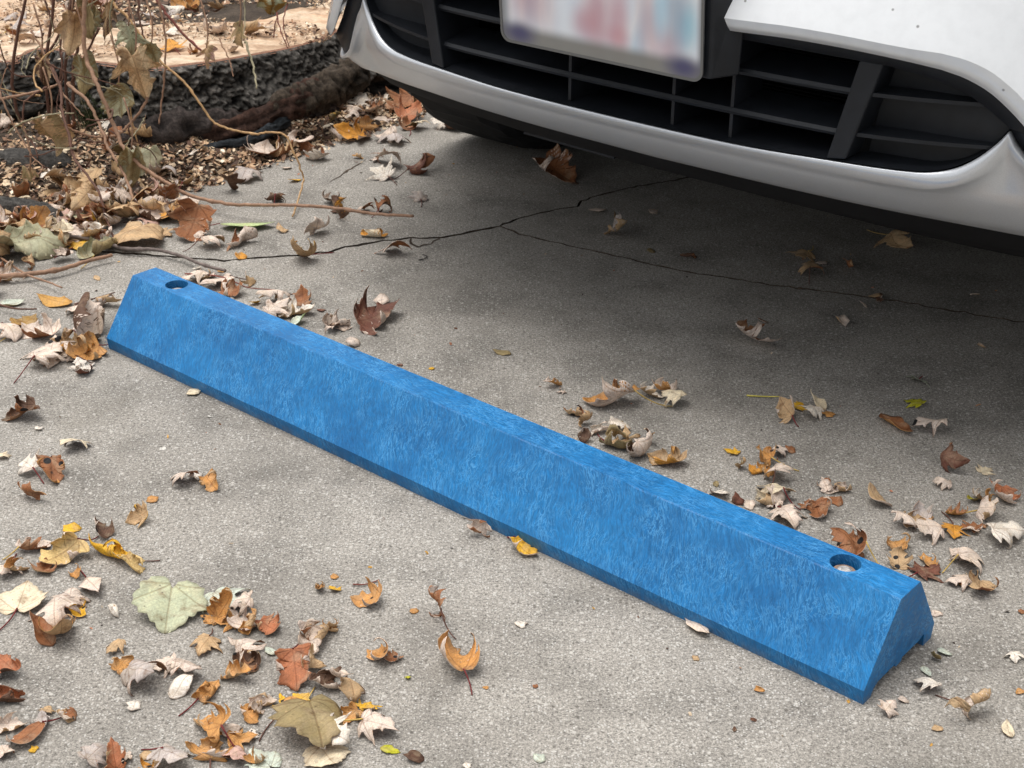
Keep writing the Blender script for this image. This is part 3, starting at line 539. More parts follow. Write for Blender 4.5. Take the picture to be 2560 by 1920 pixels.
class NT:
    """small wrapper for building node materials"""
    def __init__(s, name, rough=.6, spec=.5):
        s.m = bpy.data.materials.new(name)
        s.m.use_nodes = True
        s.t = s.m.node_tree
        s.b = s.t.nodes['Principled BSDF']
        s.b.inputs['Roughness'].default_value = rough
        s.b.inputs['Specular IOR Level'].default_value = spec
    def n(s, typ, **kw):
        nd = s.t.nodes.new('ShaderNode' + typ)
        for k, v in kw.items():
            if hasattr(nd, k) and not isinstance(v, tuple): setattr(nd, k, v)
            else: nd.inputs[k].default_value = v
        return nd
    def l(s, a, b): s.t.links.new(a, b)
    def val(s, nd, name, v): nd.inputs[name].default_value = v
    def noise(s, vec, scale, detail=4, rough=.55, dist=0):
        nd = s.n('TexNoise')
        nd.inputs['Scale'].default_value = scale
        nd.inputs['Detail'].default_value = detail
        nd.inputs['Roughness'].default_value = rough
        nd.inputs['Distortion'].default_value = dist
        if vec is not None: s.l(vec, nd.inputs['Vector'])
        return nd.outputs['Fac']
    def ramp(s, fac, stops):
        nd = s.n('ValToRGB')
        e = nd.color_ramp.elements
        while len(e) < len(stops): e.new(.5)
        for el, (p, c) in zip(e, stops):
            el.position = p
            el.color = (*c, 1) if not isinstance(c, (int, float)) else (c, c, c, 1)
        s.l(fac, nd.inputs['Fac'])
        return nd.outputs['Color']
    def mix(s, fac, a, b, mode='MIX'):
        nd = s.n('MixRGB')
        nd.blend_type = mode
        for i, v in ((0, fac), (1, a), (2, b)):
            if isinstance(v, (int, float)): nd.inputs[i].default_value = v
            elif isinstance(v, tuple): nd.inputs[i].default_value = (*v, 1)
            else: s.l(v, nd.inputs[i])
        return nd.outputs['Color']
    def math(s, op, a, b=None, c=None):
        nd = s.n('Math')
        nd.operation = op
        for i, v in enumerate((a, b, c)):
            if v is None: continue
            if isinstance(v, (int, float)): nd.inputs[i].default_value = v
            else: s.l(v, nd.inputs[i])
        return nd.outputs[0]
    def bump(s, h, strength=.3, dist=.001, normal=None):
        nd = s.n('Bump')
        nd.inputs['Strength'].default_value = strength
        nd.inputs['Distance'].default_value = dist
        s.l(h, nd.inputs['Height'])
        if normal is not None: s.l(normal, nd.inputs['Normal'])
        return nd.outputs[0]
    def obj(s):
        return s.n('TexCoord').outputs['Object']
    def mapped(s, vec, scale=(1, 1, 1), rot=(0, 0, 0)):
        nd = s.n('Mapping')
        nd.inputs['Scale'].default_value = scale
        nd.inputs['Rotation'].default_value = rot
        s.l(vec, nd.inputs['Vector'])
        return nd.outputs[0]
    def col(s, c):
        if isinstance(c, tuple): s.b.inputs['Base Color'].default_value = (*c, 1)
        else: s.l(c, s.b.inputs['Base Color'])
        return s
    def nrm(s, n): s.l(n, s.b.inputs['Normal']); return s

# ------------------------------------------------------------------ materials
def mat_concrete():
    t = NT('weathered_concrete', .92, .25)
    v = t.obj()
    big = t.noise(v, 1.3, 4, .6)
    mid = t.noise(v, 9, 5, .6)
    fine = t.noise(v, 290, 3, .6)
    grain = t.noise(v, 640, 2, .5)
    base = t.ramp(big, [(.3, (.235, .216, .19)), (.7, (.325, .302, .268))])
    base = t.mix(.8, base, t.ramp(mid, [(.3, .6), (.5, 1.0), (.72, 1.22)]), 'MULTIPLY')
    base = t.mix(1, base, t.ramp(fine, [(.3, .55), (.5, 1.0), (.7, 1.45)]), 'MULTIPLY')
    base = t.mix(1, base, t.ramp(grain, [(.3, .6), (.5, 1.0), (.7, 1.4)]), 'MULTIPLY')
    for sc_, lo, hi, dd, cc_, k in ((330, .62, .70, .34, (.62, .6, .56), .7), (340, .3, .38, .0, (.05, .045, .04), .6), (150, .86, .9, .3, (.58, .55, .5), .6), (170, .84, .88, .3, (.07, .06, .05), .6)):
        vo = t.n('TexVoronoi'); vo.inputs['Scale'].default_value = sc_
        t.l(v, vo.inputs['Vector'])
        sx = t.n('SeparateColor'); t.l(vo.outputs['Color'], sx.inputs[0])
        sel = t.ramp(sx.outputs[0], [(lo, 0), (hi, 1)]) if dd else t.ramp(sx.outputs[1], [(lo, 1), (hi, 0)])
        wn = t.math('MULTIPLY', t.ramp(vo.outputs['Distance'], [(.2, 1), (.42, 0)]), sel)
        base = t.mix(t.math('MULTIPLY', wn, k), base, cc_)
    st = t.noise(v, 3.1, 6, .65, .6)                      # old dirt and lichen stains
    base = t.mix(t.math('MULTIPLY', t.ramp(st, [(.5, 0), (.72, 1)]), .45), base, (.14, .127, .108))
    st2 = t.noise(t.mapped(v, (1.6, 1.6, 1), (0, 0, R(38))), 1, 5, .7, 1.2)
    base = t.mix(t.math('MULTIPLY', t.ramp(st2, [(.55, 0), (.7, 1)]), .3), base, (.12, .105, .08))
    t.col(base)
    t.nrm(t.bump(t.math('ADD', fine, t.math('MULTIPLY', grain, .6)), .2, .0012))
    return t.m

def mat_soil():
    t = NT('dark_soil', .95, .2)
    v = t.obj()
    n1 = t.noise(v, 14, 6, .7); n2 = t.noise(v, 150, 4, .7)
    t.col(t.mix(1, t.ramp(n1, [(.3, (.03, .022, .016)), (.7, (.1, .075, .055))]), t.ramp(n2, [(.3, .5), (.7, 1.6)]), 'MULTIPLY'))
    t.nrm(t.bump(n2, .8, .006))
    return t.m

def mat_block():
    t = NT('blue_recycled_plastic', .5, .32)
    v = t.obj()
    wz = t.n('TexNoise'); wz.inputs['Scale'].default_value = 16; wz.inputs['Detail'].default_value = 2
    t.l(v, wz.inputs['Vector'])
    sub = t.n('VectorMath'); sub.operation = 'SUBTRACT'; t.l(wz.outputs['Color'], sub.inputs[0]); sub.inputs[1].default_value = (.5, .5, .5)
    sc = t.n('VectorMath'); sc.operation = 'SCALE'; t.l(sub.outputs[0], sc.inputs[0]); sc.inputs['Scale'].default_value = .035
    ad = t.n('VectorMath'); ad.operation = 'ADD'; t.l(v, ad.inputs[0]); t.l(sc.outputs[0], ad.inputs[1])
    def lines(vec, w):
        n = t.noise(vec, 1, 2, .55, 1.2)
        d = t.math('ABSOLUTE', t.math('SUBTRACT', n, .5))
        return t.ramp(d, [(0, 1), (w, 0)])
    tilt = t.mapped(ad.outputs[0], (1, 1, 1), (0, R(24), 0))
    # the plastic flowed along the top when it was moulded and across the sloping sides
    ge = t.n('NewGeometry'); tn = t.n('VectorTransform'); tn.vector_type = 'NORMAL'; tn.convert_from = 'WORLD'; tn.convert_to = 'OBJECT'
    t.l(ge.outputs['True Normal'], tn.inputs[0]); sn = t.n('SeparateXYZ'); t.l(tn.outputs[0], sn.inputs[0])
    topf = t.ramp(sn.outputs['Z'], [(.85, 0), (.95, 1)])
    fib = t.mix(topf, t.noise(t.mapped(tilt, (420, 110, 85)), 1, 3, .65, .6), t.noise(t.mapped(ad.outputs[0], (80, 380, 80), (0, 0, R(10))), 1, 3, .65, .6))
    l1 = t.mix(topf, lines(t.mapped(tilt, (240, 70, 42)), .05), lines(t.mapped(ad.outputs[0], (50, 230, 50), (0, 0, R(12))), .05))
    l2 = lines(t.mapped(ad.outputs[0], (170, 60, 60), (0, R(-30), 0)), .035)
    cl = t.noise(v, 11, 3, .6)
    cl2 = t.noise(v, 26, 3, .6)
    base = t.ramp(cl, [(.35, (.0045, .106, .285)), (.65, (.008, .146, .365))])
    base = t.mix(1, base, t.ramp(fib, [(.33, .78), (.5, 1.0), (.68, 1.36)]), 'MULTIPLY')
    lite = t.math('MULTIPLY', t.math('MAXIMUM', l1, t.math('MULTIPLY', l2, .8)), t.ramp(cl2, [(.4, .2), (.62, 1)]))
    base = t.mix(t.math('MULTIPLY', lite, .6), base, (.10, .36, .68))
    dkl = t.math('MULTIPLY', l2, t.ramp(cl2, [(.35, 1), (.5, 0)]))
    base = t.mix(t.math('MULTIPLY', dkl, .3), base, (.004, .07, .24))
    # pale bruised plastic and settled grit
    sc_ = t.noise(v, 60, 5, .7)
    base = t.mix(t.math('MULTIPLY', t.ramp(sc_, [(.66, 0), (.74, 1)]), .35), base, (.16, .38, .62))
    sz = t.n('SeparateXYZ'); t.l(v, sz.inputs[0])
    gr = t.n('MapRange'); t.l(sz.outputs['Z'], gr.inputs[0]); gr.inputs[1].default_value = .012; gr.inputs[2].default_value = 0
    base = t.mix(t.math('MULTIPLY', gr.outputs[0], t.ramp(sc_, [(.4, 0), (.6, .45)])), base, (.16, .15, .13))
    t.col(base)
    t.b.inputs['Roughness'].default_value = .45
    rr = t.ramp(fib, [(.35, .4), (.65, .62)])
    t.l(rr, t.b.inputs['Roughness'])
    t.nrm(t.bump(t.math('ADD', fib, t.math('MULTIPLY', lite, .5)), .2, .001))
    return t.m

def simple(name, c, rough=.5, metal=0, spec=.5, nscale=0, namp=.25, bscale=0, bdist=.001, bstr=.3, coat=0):
    t = NT(name, rough, spec)
    t.b.inputs['Metallic'].default_value = metal
    t.b.inputs['Coat Weight'].default_value = coat
    t.b.inputs['Coat Roughness'].default_value = .04
    v = t.obj()
    if nscale:
        n = t.noise(v, nscale, 5, .6)
        t.col(t.mix(1, c, t.ramp(n, [(.3, 1 - namp), (.7, 1 + namp)]), 'MULTIPLY'))
    else: t.col(c)
    if bscale: t.nrm(t.bump(t.noise(v, bscale, 3, .6), bstr, bdist))
    return t.m

def mat_whitepaint():
    t = NT('white_car_paint', .3, .5)
    v = t.obj()
    n = t.noise(v, 60, 4, .6)
    c = t.mix(1, (.85, .87, .885), t.ramp(n, [(.3, .95), (.6, 1)]), 'MULTIPLY')
    vo = t.n('TexVoronoi'); vo.inputs['Scale'].default_value = 46; t.l(v, vo.inputs['Vector'])
    sp = t.math('MULTIPLY', t.ramp(vo.outputs['Distance'], [(.05, 1), (.1, 0)]), t.ramp(vo.outputs['Color'], [(.55, 0), (.62, 1)]))
    c = t.mix(t.math('MULTIPLY', sp, .75), c, (.12, .11, .1))          # road splash specks
    t.col(c)
    t.b.inputs['Coat Weight'].default_value = 1
    t.b.inputs['Coat Roughness'].default_value = .05
    return t.m

def mat_silver():
    t = NT('satin_silver_paint', .3, .5)
    v = t.obj()
    n = t.noise(v, 900, 2, .5)
    d = t.noise(t.mapped(v, (1, 1, 6)), 22, 5, .6)
    c = t.mix(1, (.68, .70, .725), t.ramp(n, [(.3, .94), (.7, 1.06)]), 'MULTIPLY')
    sx = t.n('SeparateXYZ'); t.l(v, sx.inputs[0])
    # splashed road dirt on the lowest edge of the lip
    low = t.n('MapRange'); t.l(sx.outputs['Z'], low.inputs[0]); low.inputs[1].default_value = .325; low.inputs[2].default_value = .298
    c = t.mix(t.math('MULTIPLY', low.outputs[0], t.ramp(d, [(.35, .05), (.65, .4)])), c, (.2, .18, .15))
    t.col(c)
    t.b.inputs['Metallic'].default_value = .45
    return t.m

def mat_plate():
    t = NT('plate_print', .45, .4)
    v = t.obj()
    sx = t.n('SeparateXYZ'); t.l(v, sx.inputs[0])
    x, z = sx.outputs['X'], sx.outputs['Z']
    def soft(a, b, lo, hi):
        m = t.n('MapRange'); m.interpolation_type = 'SMOOTHSTEP'; t.l(a, m.inputs[0]); m.inputs[1].default_value = lo; m.inputs[2].default_value = hi
        return m.outputs[0]
    def blob(cx, cz, rx, rz):
        dx = t.math('DIVIDE', t.math('SUBTRACT', x, cx), rx); dz = t.math('DIVIDE', t.math('SUBTRACT', z, cz), rz)
        d = t.math('SQRT', t.math('ADD', t.math('MULTIPLY', dx, dx), t.math('MULTIPLY', dz, dz)))
        return soft(d, None, 1.5, .1)
    c = t.ramp(t.noise(t.mapped(v, (26, 1, 9)), 1, 1), [(.3, (.72, .76, .83)), (.55, (.84, .85, .87)), (.75, (.62, .72, .8))])
    for cx, cz, rx, rz, cc, k in [(-.115, .075, .028, .05, (.5, .12, .15), .6), (-.09, .06, .03, .04, (.55, .2, .22), .5), (.0, .055, .022, .05, (.45, .03, .08), .85),
                                  (-.022, .045, .02, .022, (.55, .15, .18), .7), (.032, .055, .016, .05, (.5, .05, .1), .75), (.028, .035, .02, .015, (.6, .2, .22), .6),
                                  (.075, .06, .018, .055, (.5, .2, .22), .65), (.102, .035, .02, .025, (.6, .2, .22), .7), (-.05, .07, .016, .06, (.86, .92, .97), .8),
                                  (.115, .08, .022, .06, (.13, .25, .38), .85), (.135, .065, .012, .03, (.25, .6, .72), .8), (.092, .09, .012, .05, (.35, .68, .85), .8), (-.03, .11, .1, .03, (.6, .2, .2), .3)]:
        c = t.mix(t.math('MULTIPLY', blob(cx, cz, rx, rz), k * .62), c, cc)
    low = soft(z, None, .032, .014)
    c = t.mix(t.math('MULTIPLY', low, .95), c, (.235, .225, .2))
    edge = t.math('MAXIMUM', soft(x, None, -.13, -.148), soft(x, None, .14, .15))
    c = t.mix(t.math('MULTIPLY', edge, .8), c, (.2, .2, .2))
    for cx in (-.122, .125):
        c = t.mix(t.math('MULTIPLY', blob(cx, .015, .026, .016), .9), c, (.075, .07, .16))
    t.col(c)
    return t.m

def mat_leaf():
    t = NT('dry_leaf', .62, .35)
    at = t.n('Attribute'); at.attribute_name = 'tint'
    uv = t.n('UVMap')
    oi = t.n('ObjectInfo')
    off = t.n('VectorMath'); off.operation = 'ADD'
    sc = t.n('VectorMath'); sc.operation = 'SCALE'
    cm = t.n('CombineXYZ'); t.l(oi.outputs['Random'], cm.inputs[0]); t.l(oi.outputs['Random'], cm.inputs[1])
    t.l(cm.outputs[0], sc.inputs[0]); sc.inputs['Scale'].default_value = 37
    t.l(uv.outputs[0], off.inputs[0]); t.l(sc.outputs[0], off.inputs[1])
    V = off.outputs[0]
    n1 = t.noise(V, 3.2, 5, .65, .4)
    n2 = t.noise(V, 26, 4, .7)
    sp = t.n('SeparateXYZ'); t.l(uv.outputs[0], sp.inputs[0])
    ax = t.math('ABSOLUTE', sp.outputs['X'])
    th = t.math('ARCTAN2', ax, t.math('ADD', sp.outputs['Y'], .0))
    r = t.math('SQRT', t.math('ADD', t.math('MULTIPLY', ax, ax), t.math('MULTIPLY', sp.outputs['Y'], sp.outputs['Y'])))
    ds = [t.math('MULTIPLY', r, t.math('ABSOLUTE', t.math('SUBTRACT', th, a))) for a in (0.0, .9, 1.42)]
    d = t.math('MINIMUM', t.math('MINIMUM', ds[0], ds[1]), ds[2])
    wv = t.n('TexWave'); wv.inputs['Scale'].default_value = 3.4; wv.inputs['Distortion'].default_value = 1.2
    t.l(t.mapped(uv.outputs[0], (1, 1, 1), (0, 0, R(55))), wv.inputs['Vector'])
    sv = t.ramp(wv.outputs['Fac'], [(.0, 1), (.06, 0)])
    vein = t.math('MAXIMUM', t.ramp(d, [(.008, 1), (.02, 0)]), t.math('MULTIPLY', sv, .45))
    c = t.mix(1, at.outputs['Color'], t.ramp(n1, [(.28, (.48, .36, .28)), (.46, (1, 1, 1)), (.72, (1.24, 1.18, 1.1))]), 'MULTIPLY')
    n4 = t.noise(V, 1.7, 4, .6, .8)
    c = t.mix(t.math('MULTIPLY', t.ramp(n4, [(.5, 0), (.62, 1)]), .6), c, t.mix(.5, c, (.52, .40, .26)))
    c = t.mix(1, c, t.ramp(n2, [(.3, .74), (.7, 1.2)]), 'MULTIPLY')
    c = t.mix(t.math('MULTIPLY', vein, .5), c, t.mix(1, c, (.5, .38, .3), 'MULTIPLY'))
    vo = t.n('TexVoronoi'); vo.inputs['Scale'].default_value = 2.1; t.l(V, vo.inputs['Vector'])
    spot = t.math('MULTIPLY', t.ramp(vo.outputs['Distance'], [(.2, 1), (.235, 0)]), at.outputs['Alpha'])
    c = t.mix(spot, c, (.012, .011, .012))
    vo2 = t.n('TexVoronoi'); vo2.inputs['Scale'].default_value = 9; t.l(V, vo2.inputs['Vector'])
    sm = t.math('MULTIPLY', t.ramp(vo2.outputs['Distance'], [(.1, 1), (.18, 0)]), t.ramp(vo2.outputs['Color'], [(.6, 0), (.66, 1)]))
    c = t.mix(t.math('MULTIPLY', sm, .55), c, (.06, .03, .018))
    t.col(c)
    t.nrm(t.bump(t.math('ADD', t.math('MULTIPLY', n2, .6), t.math('MULTIPLY', vein, -.8)), .45, .0012))
    tr = t.n('BsdfTranslucent'); t.l(c, tr.inputs['Color'])
    ms = t.n('MixShader'); ms.inputs[0].default_value = .16
    out = t.t.nodes['Material Output']
    t.l(t.b.outputs[0], ms.inputs[1]); t.l(tr.outputs[0], ms.inputs[2]); t.l(ms.outputs[0], out.inputs[0])
    return t.m

def mat_vcol(name, rough=.85, nscale=300):
    t = NT(name, rough, .25)
    at = t.n('Attribute'); at.attribute_name = 'tint'
    n = t.noise(t.obj(), nscale, 3, .6)
    t.col(t.mix(1, at.outputs['Color'], t.ramp(n, [(.3, .7), (.7, 1.25)]), 'MULTIPLY'))
    t.nrm(t.bump(n, .3, .001))
    return t.m

def mat_bark():
    t = NT('furrowed_bark', .95, .2)
    v = t.obj()
    at = t.n('Attribute'); at.attribute_name = 'tint'
    n = t.noise(v, 120, 6, .75); n2 = t.noise(v, 9, 3, .6)
    c = t.mix(1, at.outputs['Color'], t.ramp(n, [(.3, .35), (.5, .95), (.72, 2.1)]), 'MULTIPLY')
    t.col(c)
    t.nrm(t.bump(n, .9, .008))
    return t.m

def mat_cutwood():
    t = NT('sawn_wood', .8, .3)
    v = t.obj()
    n = t.noise(t.mapped(v, (4, 22, 4), (0, 0, R(-35))), 1, 5, .65, .8)
    n2 = t.noise(v, 5, 4, .6)
    n3 = t.noise(v, 120, 3, .6)
    c = t.ramp(n, [(.3, (.36, .22, .13)), (.5, (.54, .39, .265)), (.68, (.66, .55, .41))])
    c = t.mix(t.ramp(n2, [(.52, 0), (.72, .8)]), c, (.46, .27, .16))
    c = t.mix(1, c, t.ramp(n3, [(.3, .8), (.7, 1.15)]), 'MULTIPLY')
    n5 = t.noise(v, 11, 6, .75, .5)
    c = t.mix(1, c, t.ramp(n5, [(.32, (.5, .42, .36)), (.5, (1, 1, 1)), (.7, (1.2, 1.2, 1.18))]), 'MULTIPLY')
    t.col(c)
    t.nrm(t.bump(n, .4, .004))
    return t.m

M = dict(
    concrete=mat_concrete(), soil=mat_soil(), block=mat_block(), white=mat_whitepaint(), silver=mat_silver(), plate=mat_plate(), leaf=mat_leaf(),
    chips=mat_vcol('wood_chip'), stem=mat_vcol('dry_stem', .7, 120), bark=mat_bark(), cut=mat_cutwood(),
    black=simple('grained_black_plastic', (.0115, .0135, .0175), .48, 0, .4, 40, .3, 1400, .0004, .4),
    blackdeep=simple('dark_plastic', (.006, .006, .0065), .7, 0, .3, 30, .3),
    under=simple('underbody_black', (.008, .008, .009), .8, 0, .2, 20, .3),
    rad=simple('radiator_fins', (.012, .012, .012), .5, .5, .4),
    tyre=simple('tyre_rubber', (.012, .012, .0125), .8, 0, .3, 30, .3),
    rim=simple('alloy', (.35, .35, .36), .35, .9),
    glass=simple('tinted_glass', (.01, .012, .013), .04, 0, .8),
    lamp=simple('lamp_lens', (.5, .52, .55), .08, 0, .6),
    rubberseal=simple('gap_rubber_seal', (.01, .01, .01), .8),  # one even near-black rubber tone
    zinc=simple('galvanised_steel', (.5, .475, .45), .5, .5, .5, 260, .45, 500, .0008, .5),
    rust=simple('rusty_washer', (.3, .2, .14), .6, .4, .5, 200, .4),
    frame=simple('plate_frame_metal', (.2, .2, .195), .5, .6))

# ------------------------------------------------------------------ the setting: soil, driveway slabs with cracks
def jag(pts, step, amp, seed):
    rng = random.Random(seed)
    out = []
    for (a, b) in zip(pts[:-1], pts[1:]):
        L = math.dist(a, b)
        n = max(1, int(L / step))
        nx, ny = -(b[1] - a[1]) / L, (b[0] - a[0]) / L
        for i in range(n):
            t = i / n
            k = rng.gauss(0, amp) if i or out else 0
            out.append((a[0] + (b[0] - a[0]) * t + nx * k, a[1] + (b[1] - a[1]) * t + ny * k))
    out.append(pts[-1])
    return out

soil = mesh_obj('ground', [(-90, -60, -.03), (90, -60, -.03), (90, 140, -.03), (-90, 140, -.03)], [(0, 1, 2, 3)], M['soil'])
tag(soil, kind='structure')

ED = Vector((.607, .795))                       # direction of the driveway's left edge
E0 = Vector((-.575, 2.70))
def epos(t, off=0): return (E0.x + ED.x * t - ED.y * off, E0.y + ED.y * t + ED.x * off)
jn = CRACK_MAIN[-1]
west = jag([epos(-.42)] + CRACK_MAIN, .012, .0014, 1)
east = jag(CRACK_R + [(CRACK_R[-1][0] + 2.5, CRACK_R[-1][1] + 1.9), (8, 9.5)], .012, .0012, 2)
south = jag(CRACK_S + [(2.2, 1.75), (9, 0.6)], .014, .0018, 3)

def slab(name, ring, gap):
    """ring: counter-clockwise 2D outline; gap(i): how far each vertex is pulled back from a crack"""
    n = len(ring)
    rng = random.Random(len(ring))
    pts = []
    for i in range(n):
        a, b, c = ring[i - 1], ring[i], ring[(i + 1) % n]
        d = Vector((c[0] - a[0], c[1] - a[1])); d.normalize()
        g = gap(b) * (1 + .5 * rng.uniform(-1, 1))
        pts.append((b[0] - d.y * g, b[1] + d.x * g))
    V = [(x, y, 0) for x, y in pts] + [(x, y, -.1) for x, y in pts]
    from mathutils.geometry import delaunay_2d_cdt
    cv, ce, cf, ov, oe, of = delaunay_2d_cdt([Vector(p) for p in pts], [(i, (i + 1) % n) for i in range(n)], [], 1, 1e-7)
    k0 = len(V)
    V = V + [(v.x, v.y, 0) for v in cv]
    F = [tuple(k0 + i for i in f) for f in cf]
    for i in range(n):
        j = (i + 1) % n
        F.append((j, i, n + i, n + j))
    me = bpy.data.meshes.new(name)
    me.from_pydata(V, [], F)
    me.update()
    me.materials.append(M['concrete']); me.materials.append(M['soil'])          # broken edges are packed with dirt
    me.polygons.foreach_set('material_index', [0] * len(cf) + [1] * n)
    o = bpy.data.objects.new(name, me)
    COL.objects.link(o)
    return o
def bank_z(x, y):
    o = (x - E0.x) * -ED.y + (y - E0.y) * ED.x                 # metres away from the concrete edge
    k = max(0, min(1, (o + .02) / .30))
    return -.012 + .05 * k * k * (3 - 2 * k) + .010 * noise.noise(Vector((x * 9, y * 9, 0)))
rows_b = []
for i in range(70):
    row = []
    for j in range(40):
        x, y = epos(-1.6 + 3.4 * i / 69, .004 + .9 * (j / 39) ** 1.5)
        row.append((x, y, bank_z(x, y)))
    rows_b.append(row)
nb = 40
bank = mesh_obj('soil_bank', [p for r_ in rows_b for p in r_], [(i * nb + j, (i + 1) * nb + j, (i + 1) * nb + j + 1, i * nb + j + 1) for i in range(69) for j in range(39)], M['soil'], None, True)
tag(bank, kind='structure')
drive = empty('driveway', (0, 0, 0))
tag(drive, kind='structure')
cset = {}
for p in west: cset[p] = .0034
for p in east: cset[p] = .0024
for p in south: cset[p] = .0024
gapf = lambda p: cset.get(p, 0)
near = [epos(-6)] + [(-3.2, -6), (9, -6)] + south[::-1] + west[::-1][1:]
ring_left = west + east[1:] + [(8, 13), epos(12)]
ring_mid = south + east[::-1][:-1]
for ring in (near, ring_left, ring_mid):
    s_ = slab('concrete_slab', ring, gapf); s_.parent = drive
# the short hairline cracks are slim soil-coloured strips laid just above the slab top
def hairline(pts, wdt, seed):
    rng = random.Random(seed)
    pts = jag(pts, .01, .0016, seed)
    V, F = [], []
    for i, p in enumerate(pts):
        a = pts[max(0, i - 1)]; b = pts[min(len(pts) - 1, i + 1)]
        d = Vector((b[0] - a[0], b[1] - a[1])).normalized()
        t_ = i / (len(pts) - 1)
        wv = wdt * (math.sin(math.pi * t_) ** .5 + .05) * rng.uniform(.5, 1.3)
        V += [(p[0] - d.y * wv, p[1] + d.x * wv, .0006), (p[0] + d.y * wv, p[1] - d.x * wv, .0006)]
        if i: F.append((2 * i - 2, 2 * i - 1, 2 * i + 1, 2 * i))
    o = mesh_obj('hairline_crack', V, F, M['soil'], drive)
hairline(CRACK_UP, .0022, 4)
hairline(CRACK_LOOP, .0022, 5)

# ------------------------------------------------------------------ parking block
bx, by, byaw, BH, BHL, BWB, BWT, BDR, BE, BUI = BLOCK
def build_block():
    L2 = .6096
    root = empty('parking_block', (bx, by, 0), byaw)
    tag(root, 'bright blue plastic parking block with two bolt holes on the concrete', 'parking block')
    # half profile across the block, counter-clockwise seen from the near end
    foot = .0735
    prof = [(-BWB, BHL), (-foot, 0), (-.0585, 0), (-.054, .008), (-.046, .0125), (-.010, .0135), (-.008, .009), (.004, .009), (.006, .0135), (.044, .0135), (.049, .016), (.054, .016), (.0555, .001), (.0735, 0), (BWB, BHL), (BWT + .0006, BH - .0012), (BWT - .0008, BH), (-BWT + .0008, BH), (-BWT - .0006, BH - .0012)]
    n = len(prof)
    rng = random.Random(3)
    S = 150
    V, F = [], []
    for i in range(S + 1):
        s = -L2 + 2 * L2 * i / S
        for k, (t, z) in enumerate(prof):
            j = .00035 if 0 < i < S else 0
            nx = noise.noise(Vector((s * 60, k * 7.3, 0))) * .0006 if k in (0, 1, 14, 15, 17, 18) else 0
            e = 0
            if i in (0, S): e = (-1 if i == 0 else 1) * (-.0012)
            V.append((s + e, t + nx * (1 if t > 0 else -1), z + nx * .6 if z > .001 else 0))
        if i:
            a = (i - 1) * n; b = i * n
            for k in range(n):
                k2 = (k + 1) % n
                F.append((a + k, b + k, b + k2, a + k2))
    F.append(tuple(range(n)))
    F.append(tuple(range(S * n + n - 1, S * n - 1, -1)))
    body = mesh_obj('body', V, F, M['block'], root)
    bm = bmesh.new(); bm.from_mesh(body.data); bmesh.ops.recalc_face_normals(bm, faces=bm.faces); bm.to_mesh(body.data); bm.free()
    # counterbored bolt holes
    holes = []
    for sx in (-1, 1):
        hx = sx * (L2 - BE)
        me = bpy.data.meshes.new('hole_cutter')
        bm = bmesh.new()
        bmesh.ops.create_cone(bm, cap_ends=True, segments=40, radius1=.0158, radius2=.0168, depth=.06)
        bmesh.ops.translate(bm, verts=bm.verts, vec=(hx, 0, BH - .022 + .03))
        bm.to_mesh(me); bm.free()
        me.materials.append(M['block'])
        c = bpy.data.objects.new('hole_cutter', me); COL.objects.link(c); c.parent = root
        md = body.modifiers.new('hole', 'BOOLEAN'); md.operation = 'DIFFERENCE'; md.object = c; md.solver = 'EXACT'
        holes.append(c)
    bpy.context.view_layer.update()
    dg = bpy.context.evaluated_depsgraph_get()
    nm = bpy.data.meshes.new_from_object(body.evaluated_get(dg))
    body.modifiers.clear()
    body.data = nm
    for c in holes: bpy.data.objects.remove(c)
    # anchor bolts: domed head on a washer, sunk in each hole
    for sx in (-1, 1):
        hx = sx * (L2 - BE)
        V, F = [], []
        ring = [(0, .0036), (.0035, .0035), (.0062, .0030), (.0076, .0020), (.0080, .0008), (.0080, -.001)]
        seg = 24
        for (r, z) in ring:
            for k in range(seg):
                an = 2 * math.pi * k / seg
                V.append((hx + (r + 1e-5) * math.cos(an), (r + 1e-5) * math.sin(an), BH - .0105 + z))
        for i in range(len(ring) - 1):
            for k in range(seg):
                k2 = (k + 1) % seg
                F.append((i * seg + k, (i + 1) * seg + k, (i + 1) * seg + k2, i * seg + k2))
        F.append(tuple(range(seg)))
        bolt = mesh_obj('anchor_bolt', V, F, M['zinc'], root, True)
        V, F = [], []
        ring = [(.0060, .003), (.0118, .0027), (.0122, .0018), (.0122, -.0066), (.006, -.0066)]
        for (r, z) in ring:
            for k in range(seg):
                an = 2 * math.pi * k / seg
                V.append((hx + r * math.cos(an), r * math.sin(an), BH - .0125 + z))
        for i in range(len(ring) - 1):
            for k in range(seg):
                k2 = (k + 1) % seg
                F.append((i * seg + k, (i + 1) * seg + k, (i + 1) * seg + k2, i * seg + k2))
        mesh_obj('washer', V, F, M['rust'], bolt)
    # frayed plastic fibres on the far lower corner
    V, F = [], []
    for i in range(46):
        z = rng.uniform(.001, BHL + .003)
        if rng.random() < .35:
            p = Vector((-L2 + rng.uniform(0, .25), -BWB - .0005, BHL))
        else: p = Vector((-L2 + .0005, -BWB + rng.uniform(-.001, .003), z))
        d = Vector((rng.uniform(-1, .2), rng.uniform(-1, .2), rng.uniform(-.4, .5))).normalized() * rng.uniform(.0015, .0045)
        sd_ = d.cross(Vector((rng.uniform(-1, 1), rng.uniform(-1, 1), rng.uniform(-1, 1)))).normalized() * .00035
        b = len(V); V += [p - sd_, p + sd_, p + d]; F.append((b, b + 1, b + 2))
    tag(mesh_obj('frayed_fibre', V, F, M['block'], root), kind='stuff')
build_block()

